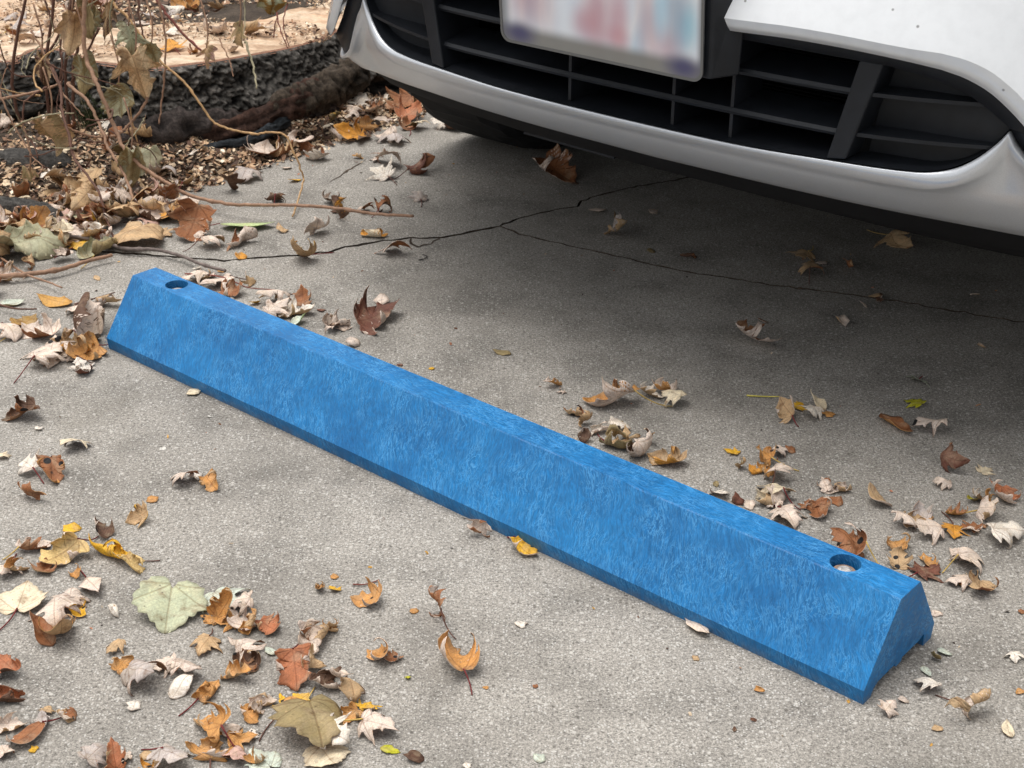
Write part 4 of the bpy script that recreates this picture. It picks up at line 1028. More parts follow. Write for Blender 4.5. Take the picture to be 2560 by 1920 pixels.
# ------------------------------------------------------------------ parked car (local: x across, y back, z up)
CARX, CARY, CARROT = .1, 1.853, R(-37.9)
car = empty('parked_car', (CARX, CARY, 0), CARROT)
tag(car, 'white car with silver lower bumper lip and black lower grille', 'car')
RX = [0, .15, .3, .4, .485, .55, .6, .65, .70, .75, .80, .835, .855, .868]
RY = [0, -.002, -.010, -.027, -.056, -.086, -.12, -.173, -.232, -.294, -.364, -.445, -.56, -.8]
def spl(x, X, Y):
    """smooth monotone-ish interpolation (cubic Hermite on the table)"""
    x = min(max(x, X[0]), X[-1])
    i = max(0, min(len(X) - 2, int(np.searchsorted(X, x)) - 1))
    def sl(k):
        if k == 0 or k == len(X) - 1:
            return 0 if k == 0 and X is RX else (Y[min(k + 1, len(X) - 1)] - Y[max(k - 1, 0)]) / (X[min(k + 1, len(X) - 1)] - X[max(k - 1, 0)])
        return (Y[k + 1] - Y[k - 1]) / (X[k + 1] - X[k - 1])
    h = X[i + 1] - X[i]; t = (x - X[i]) / h
    return (2 * t**3 - 3 * t**2 + 1) * Y[i] + (t**3 - 2 * t**2 + t) * h * sl(i) + (-2 * t**3 + 3 * t**2) * Y[i + 1] + (t**3 - t**2) * h * sl(i + 1)
def rel(x): return spl(abs(x), RX, RY)
ZF = [.25, .30, .36, .388, .45, .52, .545, .60, .7, .8]
YF = [-.25, -.155, -.069, -.035, -.03, -.021, -.010, -.021, -.05, -.09]
def yf(x, z, off=0):
    return -(float(np.interp(z, ZF, YF)) + rel(x) + off)       # local y (positive = backwards)
def S(x, z, off=0): return (x, yf(x, z, off), z)

def grid(name, rows, mat, parent=car, smooth=True, flip=False, thick=0, sharp=()):
    """rows: list of equally long point lists -> quad sheet"""
    n = len(rows[0])
    V = [p for r in rows for p in r]
    F = []
    for i in range(len(rows) - 1):
        for k in range(n - 1):
            q = (i * n + k, i * n + k + 1, (i + 1) * n + k + 1, (i + 1) * n + k)
            F.append(q[::-1] if flip else q)
    o = mesh_obj(name, V, F, mat, parent, smooth)
    for e in o.data.edges if sharp else ():
        a_, b_ = e.vertices[0] // n, e.vertices[1] // n
        if a_ == b_ and a_ in sharp: e.use_edge_sharp = True
    if thick:
        md = o.modifiers.new('thick', 'SOLIDIFY'); md.thickness = thick; md.offset = -1
    return o

# outline of the opening: outer edge of the black frame (where white paint ends)
OX = [0, .165, .25, .32, .389, .433, .467, .492, .514, .535, .555, .575, .61, .66, .72, .80, .87]
OZ = [.529, .53, .533, .532, .527, .520, .506, .487, .465, .438, .412, .391, .371, .361, .357, .354, .352]
T2X = [.490, .500, .511, .532, .545, .58, .62, .70, .80]
T2Z = [.455, .438, .426, .390, .368, .346, .338, .333, .331]           # silver edge round the corner
IX = [0, .17, .3, .363, .408, .439, .461, .480, .492]
IZ = [.514, .515, .514, .512, .504, .494, .481, .467, .457]
TX = [0, .18, .30, .37, .41, .44, .463, .48, .490]                    # top edge of the silver lip
TZ = [.385, .386, .391, .393, .396, .405, .421, .440, .455]
xs_sym = lambda half: [-v for v in half[::-1] if v] + list(half)
def lsp(a, b, n): return [a + (b - a) * i / (n - 1) for i in range(n)]

# white bumper skin: from the frame edge up over the nose
half = lsp(0, .42, 15) + lsp(.44, .62, 22) + lsp(.64, .868, 26)
cols = xs_sym(half)
rows = [[] for _ in range(9)]
for x in cols:
    ax = abs(x)
    zb = spl(ax, OX, OZ)
    ch = .0145 + .012 * min(1, max(0, (ax - .38) / .12))
    if ax > .52: ch *= max(.5, 1 - (ax - .52) / .12)
    zs = [zb, zb + ch * .55, zb + ch, zb + ch + .010, zb + ch + .03, .0, .0, .0, .0]
    for k, q in enumerate((.12, .35, .65, 1)): zs[5 + k] = zs[4] + (.76 - zs[4]) * q
    y_edge = yf(x, .53) if ax < .44 else yf(x, .47)
    y0 = -(-.021 + rel(x))
    prof = [y0 - .004, y0 - .0085, y0 - .012, y0 - .0085, y0 - .001]
    lean = lambda z: y0 - .001 + .36 * max(0, z - zs[4]) + .35 * max(0, z - .66) ** 1
    for k in range(9):
        y = prof[k] if k < 5 else lean(zs[k])
        rows[k].append((x, y, zs[k]))
grid('bumper_cover', rows, M['white'], flip=True, thick=.003, sharp=(2,))

# black frame round the opening: flat band, then the wall of the opening
half = lsp(0, .42, 15) + lsp(.43, .495, 14)
def frame_band():
    cols = xs_sym(half)
    r0, r1, r2_, r3 = [], [], [], []
    for x in cols:
        ax = abs(x); sg = 1 if x >= 0 else -1
        zi = spl(min(ax, .492), IX, IZ)
        # matching outer point pushed outwards along the corner
        xo = ax if ax < .38 else ax + (ax - .38) * .24
        zo = spl(xo, OX, OZ)
        r0.append((sg * xo, -(-.021 + rel(xo)) + .006, zo - .001))
        r1.append((sg * ax, -(-.021 + rel(ax)) + .016, zi))
        r2_.append((sg * ax * .995, -(-.021 + rel(ax)) + .030, zi - .002))
        r3.append((sg * ax * .985, -(-.021 + rel(ax)) + .11, zi - .004))
    grid('grille_frame', [r0, r1, r2_, r3], M['black'], flip=False)
frame_band()
# black trim strip that runs on from the frame down between white and silver at each corner
for sg in (-1, 1):
    r0, r1 = [], []
    for i in range(40):
        t = i / 39
        xi = .489 + (.80 - .489) * t
        zi = spl(max(xi, .490), T2X, T2Z) + .002
        xo = min(.82, xi + .029 * max(.3, 1 - t * 1.2))
        zo = spl(xo, OX, OZ)
        r0.append((sg * xo, -(-.021 + rel(xo)) + .005, zo)); r1.append((sg * xi, -(-.036 + rel(xi)) + .006, zi))
    grid('trim_strip', [r0, r1], M['black'], flip=sg > 0, thick=.004)

# silver lip: edge band, upper slope, crease, lower face, rolled under edge
def lip():
    half = lsp(0, .40, 21) + lsp(.41, .49, 17) + lsp(.498, .70, 18) + lsp(.71, .80, 8)
    cols = xs_sym(half)
    BX = [0, .30, .38, .41, .44, .463, .48, .490]
    BZ = [.3735, .376, .374, .376, .386, .402, .424, .450]
    KX = [0, .3, .43, .52, .62, .80]; KZ = [.358, .359, .365, .370, .366, .36]
    KY = [-.066, -.066, -.068, -.062, -.055, -.05]
    MX = [0, .2, .33, .43, .53, .60, .63, .67, .725, .77, .80]
    MY = [-.153, -.160, -.171, -.186, -.203, -.222, -.238, -.260, -.297, -.37, -.47]
    names = 12
    rows = [[] for _ in range(names)]
    for x in cols:
        ax = abs(x)
        if ax <= .490:
            zt = spl(ax, TX, TZ); zb = spl(ax, BX, BZ)
        else:
            zt = spl(ax, T2X, T2Z); zb = zt - .005
        zk = min(spl(ax, KX, KZ), zb - .003)
        yt = -(float(np.interp(zt, [.38, .40, .46], [-.036, -.036, -.036])) + rel(ax))
        tri = max(0, min(1, (ax - .385) / .06))
        yb = -((-.047) + rel(ax)) * (1 - tri) + (yt - .002) * tri
        kk = min(1, max(0, (zt - .303) / .05))
        yk = -(spl(ax, KX, KY) + rel(ax))
        yk = yk * kk + (yt + .002) * (1 - kk)
        ym = -spl(ax, MX, MY)
        ym = max(ym, yk + .004) if ax < .55 else ym
        if ax > .612: yk = min(yk, ym - .0); 
        P = lambda y, z: (x, y, z)
        mid = .5 * (zb + zk)
        dish = .005 * tri * kk
        rows[0].append(P(yt + .012, zt - .0005))
        rows[1].append(P(yt + .001, zt))
        rows[2].append(P(yt * .5 + yb * .5 - .0005, (zt + zb) / 2))
        rows[3].append(P(yb, zb))
        rows[4].append(P(yb + (yk - yb) * .25 + dish * .9, zb + (zk - zb) * .25))
        rows[5].append(P((yb + yk) / 2 + dish * 1.1 + .002 * (1 - tri), mid))
        rows[6].append(P(yb + (yk - yb) * .86 + dish * .25 + .0006, zb + (zk - zb) * .86))
        rows[7].append(P(yk, zk))
        zm = .3005
        rows[8].append(P(yk + (ym - yk) * .16 - .0012, zk + (zm - zk) * .2))
        rows[9].append(P(yk + (ym - yk) * .6 - .0025, zk + (zm - zk) * .66))
        rows[10].append(P(ym - .003, zm + .0035))
        rows[11].append(P(ym + .012, zm))
    grid('silver_lip', rows, M['silver'], flip=True, thick=.0025)
lip()

# floor of the opening behind the lip, outer blanking panels with fins, dividers
half = lsp(0, .40, 15) + lsp(.41, .49, 12)
cols = xs_sym(half)
r = [[], [], []]
for x in cols:
    ax = abs(x)
    zt = spl(ax, TX, TZ); yt = -(-.036 + rel(ax))
    r[0].append((x, yt + .003, zt + .0022)); r[1].append((x * .992, yt + .03, zt + .006)); r[2].append((x * .985, yt + .12, zt + .003))
grid('grille_floor', r, M['black'], flip=True)
for sg in (-1, 1):
    rows = []
    for k in range(9):
        q = k / 8; row = []
        for x in lsp(.318, .487, 14):
            zt = spl(x, TX, TZ); zi = spl(x, IX, IZ)
            xx = x + (q - .5) * .035 * max(0, 1 - (x - .318) / .12)
            row.append((sg * xx, -(-.03 + rel(x)) + .052 - .030 * max(0, (x - .36) / .13), zt + (zi - zt) * q))
        rows.append(row)
    grid('blanking_panel', rows, M['black'], flip=sg < 0)
    # slanted divider with a broad front face
    def box8(name, a, mat, parent=car):
        return mesh_obj(name, a, [(0, 1, 2, 3), (7, 6, 5, 4), (0, 4, 5, 1), (1, 5, 6, 2), (2, 6, 7, 3), (3, 7, 4, 0)], mat, parent)
    def dv(xa, xb, xc, xd_, zb, zt_, y0, y1):
        f_ = [(sg * xa, -(-.03 + rel(xa)) + y0, zb), (sg * xb, -(-.03 + rel(xb)) + y0, zb + .003), (sg * xd_, -(-.03 + rel(xd_)) + y0, zt_), (sg * xc, -(-.03 + rel(xc)) + y0, zt_)]
        b_ = [(p[0], p[1] + y1, p[2]) for p in f_]
        a = f_ + b_
        if sg > 0: return a
        return [a[1], a[0], a[3], a[2], a[5], a[4], a[7], a[6]]
    d = box8('divider', dv(.296, .320, .322, .350, .3935, .514, .008, .09), M['black'])
    md = d.modifiers.new('bevel', 'BEVEL'); md.width = .0025; md.segments = 2
    for z0, z1_ in ((.476, .4815), (.427, .4335)):
        row0, row1, row2_, row3 = [], [], [], []
        xa = .318 + (z0 - .4) * .22
        xe = .470 if z0 > .45 else .478
        for i in range(12):
            x = xa + (xe - xa) * i / 11
            z = z0 + (z1_ - z0) * i / 11
            yy = -(-.03 + rel(x))
            row0.append((sg * x, yy + .046, z + .0035)); row1.append((sg * x, yy + .012, z + .0022)); row2_.append((sg * x, yy + .012, z - .0022)); row3.append((sg * x, yy + .046, z - .004))
        grid('fin', [row0, row1, row2_, row3], M['black'], flip=sg < 0, smooth=False)
# centre grille slats and upright bars
for z in (.474, .424):
    rows = [[], [], [], [], []]
    for x in lsp(-.325, .325, 27):
        yy = -(-.03 + rel(x))
        for k, (dy, dz) in enumerate(((.085, .014), (.018, .0042), (.0155, 0), (.018, -.0038), (.085, -.003))):
            rows[k].append((x, yy + dy, z + dz))
    grid('slat', rows, M['black'], smooth=False)
for x in (-.24, -.080, .080, .163):
    if x == -.24: continue
    yy = -(-.03 + rel(x)); wv = .0022; fl = 0
    box8('grille_bar', [(x - wv, yy + .02, .390), (x + wv, yy + .02, .390), (x + wv, yy + .017, .514), (x - wv, yy + .017, .514), (x - wv, yy + .085, .390), (x + wv, yy + .085, .390), (x + wv, yy + .085, .514), (x - wv, yy + .085, .514)], M['black'])
# radiator far behind, with horizontal fins
rb = mesh_obj('radiator', [(-.4, .20, .36), (.4, .20, .36), (.4, .20, .54), (-.4, .20, .54)], [(0, 1, 2, 3)], M['under'], car)
V, F = [], []
for i in range(34):
    z = .372 + i * .0048
    b = len(V); V += [(-.36, .196, z), (.36, .196, z), (.36, .186, z + .0008), (-.36, .186, z + .0008)]; F.append((b, b + 1, b + 2, b + 3))
tag(mesh_obj('radiator_fin', V, F, M['rad'], rb), kind='stuff')
# roof of the intake so no light falls in from above, and closing side cheeks
mesh_obj('intake_duct', [(-.33, .07, .519), (.33, .07, .519), (.4, .25, .519), (-.4, .25, .519), (-.31, .07, .375), (.31, .07, .375), (.4, .25, .375), (-.4, .25, .375), ], [(0, 1, 2, 3), (7, 6, 5, 4), (0, 3, 7, 4), (1, 5, 6, 2), (3, 2, 6, 7)], M['blackdeep'], car)

# number plate bracket, plate, frame rim
def rrect(w, h, r, n=6, cx=0, cz=0):
    out = []
    for (sx, sz, a0) in ((1, 1, 0), (-1, 1, 90), (-1, -1, 180), (1, -1, 270)):
        for i in range(n + 1):
            a = R(a0 + 90 * i / n)
            out.append((cx + sx * (w - r) + r * math.cos(a), cz + sz * (h - r) + r * math.sin(a)))
    return out
def plaque(name, pts, y0, y1, mat, parent, bev=0):
    n = len(pts)
    V = [(x, y0, z) for x, z in pts] + [(x, y1, z) for x, z in pts]
    F = [tuple(range(n)), tuple(range(2 * n - 1, n - 1, -1))] + [(i, n + i, n + (i + 1) % n, (i + 1) % n) for i in range(n)]
    o = mesh_obj(name, V, F, mat, parent)
    bm = bmesh.new(); bm.from_mesh(o.data); bmesh.ops.recalc_face_normals(bm, faces=bm.faces); bm.to_mesh(o.data); bm.free()
    if bev: md = o.modifiers.new('bevel', 'BEVEL'); md.width = bev; md.segments = 2
    return o
brk = mesh_obj('plate_bracket', [(-.158, .003, .4705), (.158, .003, .4705), (.162, -.014, .640), (-.162, -.014, .640), (-.180, .034, .4735), (.180, .034, .4735), (.186, .03, .640), (-.186, .03, .640)],
         [(0, 1, 2, 3), (7, 6, 5, 4), (0, 4, 5, 1), (1, 5, 6, 2), (2, 6, 7, 3), (3, 7, 4, 0)], M['black'], car)
md = brk.modifiers.new('bevel', 'BEVEL'); md.width = .003; md.segments = 2
plt_root = mesh_obj('license_plate', *(lambda P: ([(x, 0, z) for x, z in P] + [(x, .0012, z) for x, z in P], [tuple(range(len(P)))[::-1], tuple(range(len(P), 2 * len(P)))] + [(i, (i + 1) % len(P), len(P) + (i + 1) % len(P), len(P) + i) for i in range(len(P))]))(rrect(.1524, .0762, .014, 7, 0, .0762)), M['plate'], car)
plt_root.location = (0, -.0035, .4668); plt_root.rotation_euler = (R(6), 0, 0)
# raised rim
P0 = rrect(.1524, .0762, .014, 7, 0, .0762); P1 = rrect(.1490, .0728, .012, 7, 0, .0762)
n = len(P0)
V = [(x, -.0009, z) for x, z in P0] + [(x, -.0009, z) for x, z in P1] + [(x, .0014, z) for x, z in P0] + [(x, -.0002, z) for x, z in P1]
F = []
for i in range(n):
    j = (i + 1) % n
    F += [(i, j, n + j, n + i), (2 * n + i, 2 * n + j, j, i), (n + i, n + j, 3 * n + j, 3 * n + i)]
mesh_obj('plate_rim', V, F, M['frame'], plt_root)

# underside: sloping valance, belly pan with a cut-out rib
rows = [[], [], [], [], []]
for x in xs_sym(lsp(0, .66, 14)):
    ax = abs(x); k = rel(ax) * .5
    ym = -spl(ax, [0, .2, .33, .43, .53, .60, .63, .67, .725], [-.153, -.160, -.171, -.186, -.203, -.222, -.238, -.260, -.297])
    rows[0].append((x, ym + .006, .303)); rows[1].append((x, ym + .05, .268)); rows[2].append((x, .36 - k, .205)); rows[3].append((x, .40 - k, .198)); rows[4].append((x, 1.6, .20))
grid('belly_pan', rows, M['under'], flip=False)
box8('valance_rib', [(-.315, .258, .247), (-.14, .25, .247), (-.14, .25, .251), (-.315, .258, .251), (-.315, .275, .247), (-.14, .267, .247), (-.14, .267, .251), (-.315, .275, .251)], M['black'])
mesh_obj('floor_pan', [(-.72, .42, .21), (.72, .42, .21), (.72, 4.1, .21), (-.72, 4.1, .21), (-.72, .42, .5), (.72, .42, .5), (.72, 4.1, .5), (-.72, 4.1, .5)],
         [(3, 2, 1, 0), (4, 5, 6, 7), (0, 1, 5, 4), (2, 3, 7, 6), (3, 0, 4, 7), (1, 2, 6, 5)], M['under'], car)

# wheels
def wheel(x, y):
    r0, wd = .345, .215
    prof = [(.215, -.5), (.27, -.52), (.325, -.5), (.340, -.44), (.345, -.30), (.345, .30), (.340, .44), (.325, .5), (.27, .52), (.215, .5)]
    seg = 72
    V, F = [], []
    for k in range(seg):
        a = 2 * math.pi * k / seg
        for j, (rr, s_) in enumerate(prof):
            g = -.006 if (3 <= j <= 6 and (k + j) % 3 == 0) else 0
            V.append(((s_ * wd), (rr + g) * math.cos(a), (rr + g) * math.sin(a)))
    n = len(prof)
    for k in range(seg):
        for j in range(n - 1):
            k2 = (k + 1) % seg
            F.append((k * n + j, k * n + j + 1, k2 * n + j + 1, k2 * n + j))
    wl = mesh_obj('wheel', V, F, M['tyre'], car)
    wl.location = (x, y, .343)
    sg = 1 if x > 0 else -1
    V, F = [], []
    for k in range(40):
        a = 2 * math.pi * k / 40
        for rr, s_ in ((.04, .36), (.06, .40), (.20, .36), (.218, .47), (.218, -.4)):
            q = .1 if (k % 8) in (3, 4, 5) and rr in (.06, .20) else 0
            V.append((sg * (s_ - q) * wd, rr * math.cos(a), rr * math.sin(a)))
    for k in range(40):
        for j in range(4):
            k2 = (k + 1) % 40
            F.append((k * 5 + j, k * 5 + j + 1, k2 * 5 + j + 1, k2 * 5 + j))
    F.append(tuple(k * 5 for k in range(40)))
    mesh_obj('rim', V, F, M['rim'], wl)
for x in (-.775, .775):
    for y in (.88, 3.45): wheel(x, y)
# body sides with wheel arches, bonnet, cabin
def side(sg):
    arch = lambda cy: [(cy + .40 * math.cos(R(180 - a)), .33 + .40 * math.sin(R(180 - a))) for a in range(0, 181, 15)]
    pts = [(.47, .312)] + [(.50, .33)] + arch(.88)[1:] + [(1.28, .26), (3.05, .26)] + arch(3.45)[1:] + [(3.85, .33), (4.25, .36), (4.30, .95), (1.25, .98), (.55, .80), (.47, .76)]
    n = len(pts)
    V = [(sg * .868, y, z) for y, z in pts] + [(sg * .80, y, z) for y, z in pts]
    bm = bmesh.new(); vs = [bm.verts.new(v) for v in V]
    bm.faces.new(vs[:n]); bm.faces.new(vs[n:][::-1])
    for i in range(n): bm.faces.new((vs[i], vs[(i + 1) % n], vs[n + (i + 1) % n], vs[n + i]))
    bmesh.ops.recalc_face_normals(bm, faces=bm.faces)
    me = bpy.data.meshes.new('body_side'); bm.to_mesh(me); bm.free(); me.materials.append(M['white'])
    o = bpy.data.objects.new('body_side', me); COL.objects.link(o); o.parent = car
for sg in (-1, 1): side(sg)
rows = []
for y, z in ((0, .762), (.06, .80), (.2, .85), (.5, .91), (.9, .965), (1.25, .995)):
    row = []
    for x in lsp(-.866, .866, 25):
        yy = max(y, -(-.021 + rel(x)) + .055) if y < .9 else y
        row.append((x, yy + .03, z - .10 * abs(x / .866) ** 3))
    rows.append(row)
grid('bonnet', rows, M['white'], flip=True, thick=.003)
def cabin():
    st = [(1.22, .80, .985), (2.0, .66, 1.50), (2.6, .66, 1.54), (3.6, .63, 1.48), (4.25, .72, .97)]
    for i in range(4):
        (y0, w0, z0), (y1, w1, z1_) = st[i], st[i + 1]
        mesh_obj('windscreen' if i == 0 else ('rear_window' if i == 3 else 'roof'), [(-w0, y0, z0), (w0, y0, z0), (w1, y1, z1_), (-w1, y1, z1_)], [(0, 1, 2, 3)], M['glass'] if i in (0, 3) else M['white'], car)
    for sg in (-1, 1):
        pts = [(sg * w0, y0, z0) for y0, w0, z0 in st] + [(sg * .85, 4.2, .95), (sg * .85, 1.3, .97)]
        mesh_obj('side_window', pts, [tuple(range(7)) if sg > 0 else tuple(range(7))[::-1]], M['glass'], car)
    mesh_obj('tailgate', [(-.868, 4.30, .36), (.868, 4.30, .36), (.868, 4.30, .955), (-.868, 4.30, .955)], [(0, 1, 2, 3)], M['white'], car)
cabin()

# ------------------------------------------------------------------ leaves
LC = {k: lin(*v) for k, v in dict(pa=(216, 200, 186), ta=(190, 160, 122), ru=(148, 98, 64), rb=(112, 72, 58), br=(92, 66, 50), ye=(222, 174, 50), yt=(208, 180, 122), yo=(204, 144, 58), yb=(156, 122, 62),
      cr=(222, 208, 180), wh=(226, 218, 206), pg=(184, 188, 158), mi=(194, 202, 188), ol=(146, 130, 92), gr=(184, 174, 168), gm=(160, 168, 150), yg=(186, 184, 40), lg=(176, 196, 140), go=(192, 146, 76),
      gg=(164, 162, 134), pk=(208, 172, 158), ro=(170, 108, 74), hb=(184, 152, 120), hc=(228, 202, 162)).items()}
LC['or'] = lin(194, 142, 82)
STALK = {k: lin(*v) for k, v in dict(r=(110, 44, 44), y=(190, 160, 90), b=(96, 66, 56)).items()}

def outline(kind, rng):
    if kind == 'm':
        H = [(.0, .0), (.09, -.05), (.24, -.07), (.36, -.02), (.47, .03), (.36, .09), (.30, .155), (.42, .22), (.50, .33), (.60, .38), (.71, .50), (.58, .475), (.44, .455), (.27, .40), (.235, .47), (.27, .58), (.34, .66), (.245, .70), (.19, .79), (.10, .86), (.0, 1.0)]
        c = (0, .30)
    elif kind == 'g':
        H = [(.0, .06), (.08, -.06), (.22, -.12), (.36, -.06), (.42, .03), (.52, .08), (.50, .20), (.58, .32), (.53, .40), (.60, .52), (.47, .55), (.42, .66), (.32, .68), (.27, .80), (.16, .84), (.10, .94), (.0, 1.0)]
        c = (0, .36)
    elif kind == 'o':
        H = [(.0, .0), (.08, .03), (.17, .12), (.235, .24), (.26, .38), (.245, .52), (.20, .66), (.13, .80), (.06, .91), (.0, 1.0)]
        c = (0, .42)
    else:
        H = None
    if H is None:
        n = 11
        return [(.42 * math.cos(2 * math.pi * i / n) * rng.uniform(.55, 1.15), .5 + .5 * math.sin(2 * math.pi * i / n) * rng.uniform(.55, 1.1)) for i in range(n)], (0, .5)
    pts = H[:-1] + [(H[-1])] + [(-x, y) for x, y in H[-2:0:-1]]
    # counter-clockwise, one slightly uneven copy of the outline, with small teeth between main points
    out = []
    n = len(pts)
    jt = .018 if kind == 'm' else .012
    pts = [(x * rng.uniform(.93, 1.07) + rng.gauss(0, jt), y + rng.gauss(0, jt)) for x, y in pts]
    for i in range(n):
        a, b = pts[i], pts[(i + 1) % n]
        out.append(a)
        k = rng.uniform(-.010, .016)
        dx, dy = b[0] - a[0], b[1] - a[1]
        L = math.hypot(dx, dy) + 1e-6
        out.append(((a[0] + b[0]) / 2 + dy / L * k, (a[1] + b[1]) / 2 - dx / L * k))
    return out, c

def bend(P, cx, cy, phi, kp, kn, grow):
    """roll the sheet about an axis: curvature kp / kn on either side, growing outwards"""
    s = (P[:, 0] - cx) * math.cos(phi) + (P[:, 1] - cy) * math.sin(phi)
    t = -(P[:, 0] - cx) * math.sin(phi) + (P[:, 1] - cy) * math.cos(phi)
    g = np.linspace(-1.3, 1.3, 521)
    th = .85 * np.where(g > 0, kp, kn) * (g * .55 + grow * g * np.abs(g))
    X = np.concatenate([[0], np.cumsum(np.cos((th[1:] + th[:-1]) / 2) * np.diff(g))]); Z = np.concatenate([[0], np.cumsum(np.sin((th[1:] + th[:-1]) / 2) * np.diff(g))])
    X -= np.interp(0, g, X); Z -= np.interp(0, g, Z)
    a = np.interp(s, g, th)
    s2 = np.interp(s, g, X) - P[:, 2] * np.sin(a)
    z2 = np.interp(s, g, Z) + P[:, 2] * np.cos(a)
    return np.stack([cx + s2 * math.cos(phi) - t * math.sin(phi), cy + s2 * math.sin(phi) + t * math.cos(phi), z2], 1)

def leaf_geo(kind, style, A, B, size, rng, spots=0, rings=(.22, .45, .66, .84, 1.0)):
    ol, c = outline(kind, rng)
    n = len(ol)
    ol = np.array(ol)
    if kind == 'b': rings = (.5, 1.0)
    flat = [np.array([[c[0], c[1]]])]
    rad = [np.zeros(1)]
    for r_ in rings:
        flat.append(np.array(c) + (ol - np.array(c)) * r_); rad.append(np.full(n, r_))
    uv = np.concatenate(flat); rad = np.concatenate(rad)
    P = np.concatenate([uv, np.zeros((len(uv), 1))], 1)
    # crumple
    amp = dict(c=.05, d=.055, f=.036, r=.045, k=.09)[style]
    z = np.zeros(len(P))
    for _ in range(6):
        k = rng.uniform(3, 11); an = rng.uniform(0, 6.28); ph = rng.uniform(0, 6.28)
        z += np.sin(k * (P[:, 0] * math.cos(an) + P[:, 1] * math.sin(an)) + ph) * amp * 2.2 / k
    # each lobe lifts a little along its own vein (ridge and valley folds)
    th = np.arctan2(np.abs(P[:, 0]), P[:, 1] + .05); rr = np.hypot(P[:, 0], P[:, 1])
    z += rng.uniform(.02, .06) * np.cos(th * 6.9 + rng.uniform(-.4, .4)) * rr * (1 if rng.random() < .5 else -1)
    P[:, 2] = z
    cx, cy = 0, .4
    u = rng.uniform
    if style == 'c':
        P = bend(P, cx, cy, u(-.5, .5), u(2.0, 4.0), u(1.6, 4.0), u(1.0, 2.2)); P = bend(P, cx, cy, math.pi / 2 + u(-.4, .4), u(.6, 2.8), u(.2, 1.6), u(.8, 2))
    elif style == 'd':
        P = bend(P, cx, cy, u(-.7, .7), -u(.9, 2.9), -u(.9, 2.9), u(.6, 1.6)); P = bend(P, cx, cy, math.pi / 2 + u(-.5, .5), u(-2.2, .6), u(-1.8, 1.6), u(.6, 1.6))
        if rng.random() < .4: P = bend(P, cx, cy + .2, u(0, 3.1), u(1.0, 3.0), 0, 1.4)
    elif style == 'f':
        P = bend(P, cx, cy, u(-.5, .5), u(-.7, .9), u(-.7, .9), u(.5, 1.6)); P = bend(P, cx, cy, math.pi / 2 + u(-.3, .3), u(-.5, .8), u(-.4, .7), u(.5, 1.6))
    elif style == 'r':
        P = bend(P, cx, cy, u(-.6, .6), u(4, 7), u(3, 6), u(1.0, 2.4)); P = bend(P, cx, cy, math.pi / 2, u(-1.4, 1.8), u(-1.4, 1.8), u(.5, 1.4))
    else:
        P = bend(P, cx, cy, u(-1.5, 1.5), u(2.5, 5) * rng.choice((-1, 1)), u(2.5, 5) * rng.choice((-1, 1)), u(.8, 2)); P = bend(P, cx, cy, u(0, 3), u(2, 4.5), u(1.5, 4) * rng.choice((-1, 1)), u(.8, 2)); P = bend(P, cx, cy, u(0, 3), u(.8, 3), u(-2, 2), 1)
    if kind == 'b': P[:, 2] *= .6
    ext = max(np.ptp(P[:, 0]), np.ptp(P[:, 1]))
    # scale so that the curled leaf spans the wanted size
    sc = size / ext
    P = P * sc
    P[:, 1] -= cy * sc
    faces = []
    for k in range(n): faces.append((0, 1 + k, 1 + (k + 1) % n))
    for i in range(len(rings) - 1):
        o0, o1 = 1 + i * n, 1 + (i + 1) * n
        for k in range(n):
            k2 = (k + 1) % n
            faces.append((o0 + k, o1 + k, o1 + k2, o0 + k2))
    # vertex normals
    N = np.zeros_like(P)
    for f in faces:
        a, b, c_ = P[f[0]], P[f[1]], P[f[2]]
        nn = np.cross(b - a, c_ - a)
        for v in f: N[v] += nn
    N /= np.linalg.norm(N, axis=1)[:, None] + 1e-12
    th_ = .00022
    T = P + N * th_; Bm = P - N * th_
    nv = len(P)
    V = np.concatenate([T, Bm])
    F = list(faces) + [tuple(v + nv for v in f)[::-1] for f in faces]
    o1 = 1 + (len(rings) - 1) * n
    for k in range(n):
        k2 = (k + 1) % n
        F.append((o1 + k, o1 + nv + k, o1 + nv + k2, o1 + k2))
    ca, cb = np.array(LC[A]) * 1.12, np.array(LC[B]) * 1.12
    w_ = np.clip((rad - .55) / .45, 0, 1) ** 2
    dark = np.array(lin(92, 58, 36))
    eb = rng.uniform(.0, .5)
    pn = np.array([noise.noise(Vector((a * 3 + size * 900, b_ * 3, rng.random() * .01))) for a, b_ in uv])
    def tint(c0, k):
        f_ = (w_ * eb * k * np.clip(.5 + pn, 0, 1.2))[:, None]
        c1 = c0[None, :] * (1 + .22 * pn)[:, None]
        return np.concatenate([c1 * (1 - f_) + dark * f_, np.full((len(rad), 1), spots)], 1)
    C_ = np.concatenate([tint(ca, 1), tint(cb, .6)])
    UV = np.concatenate([uv, uv])
    return V, F, C_, UV, P, sc

def leaf_mesh(name, V, F, C_, UV, mat):
    me = bpy.data.meshes.new(name)
    me.from_pydata(V.tolist(), [], F)
    at = me.color_attributes.new('tint', 'FLOAT_COLOR', 'POINT')
    at.data.foreach_set('color', np.clip(C_, 0, 1).astype(np.float32).ravel())
    ul = me.uv_layers.new(name='UVMap')
    li = np.empty(len(me.loops), dtype=np.int32); me.loops.foreach_get('vertex_index', li)
    ul.data.foreach_set('uv', UV[li].astype(np.float32).ravel())
    me.polygons.foreach_set('use_smooth', [True] * len(me.polygons))
    me.materials.append(mat)
    me.update()
    return me

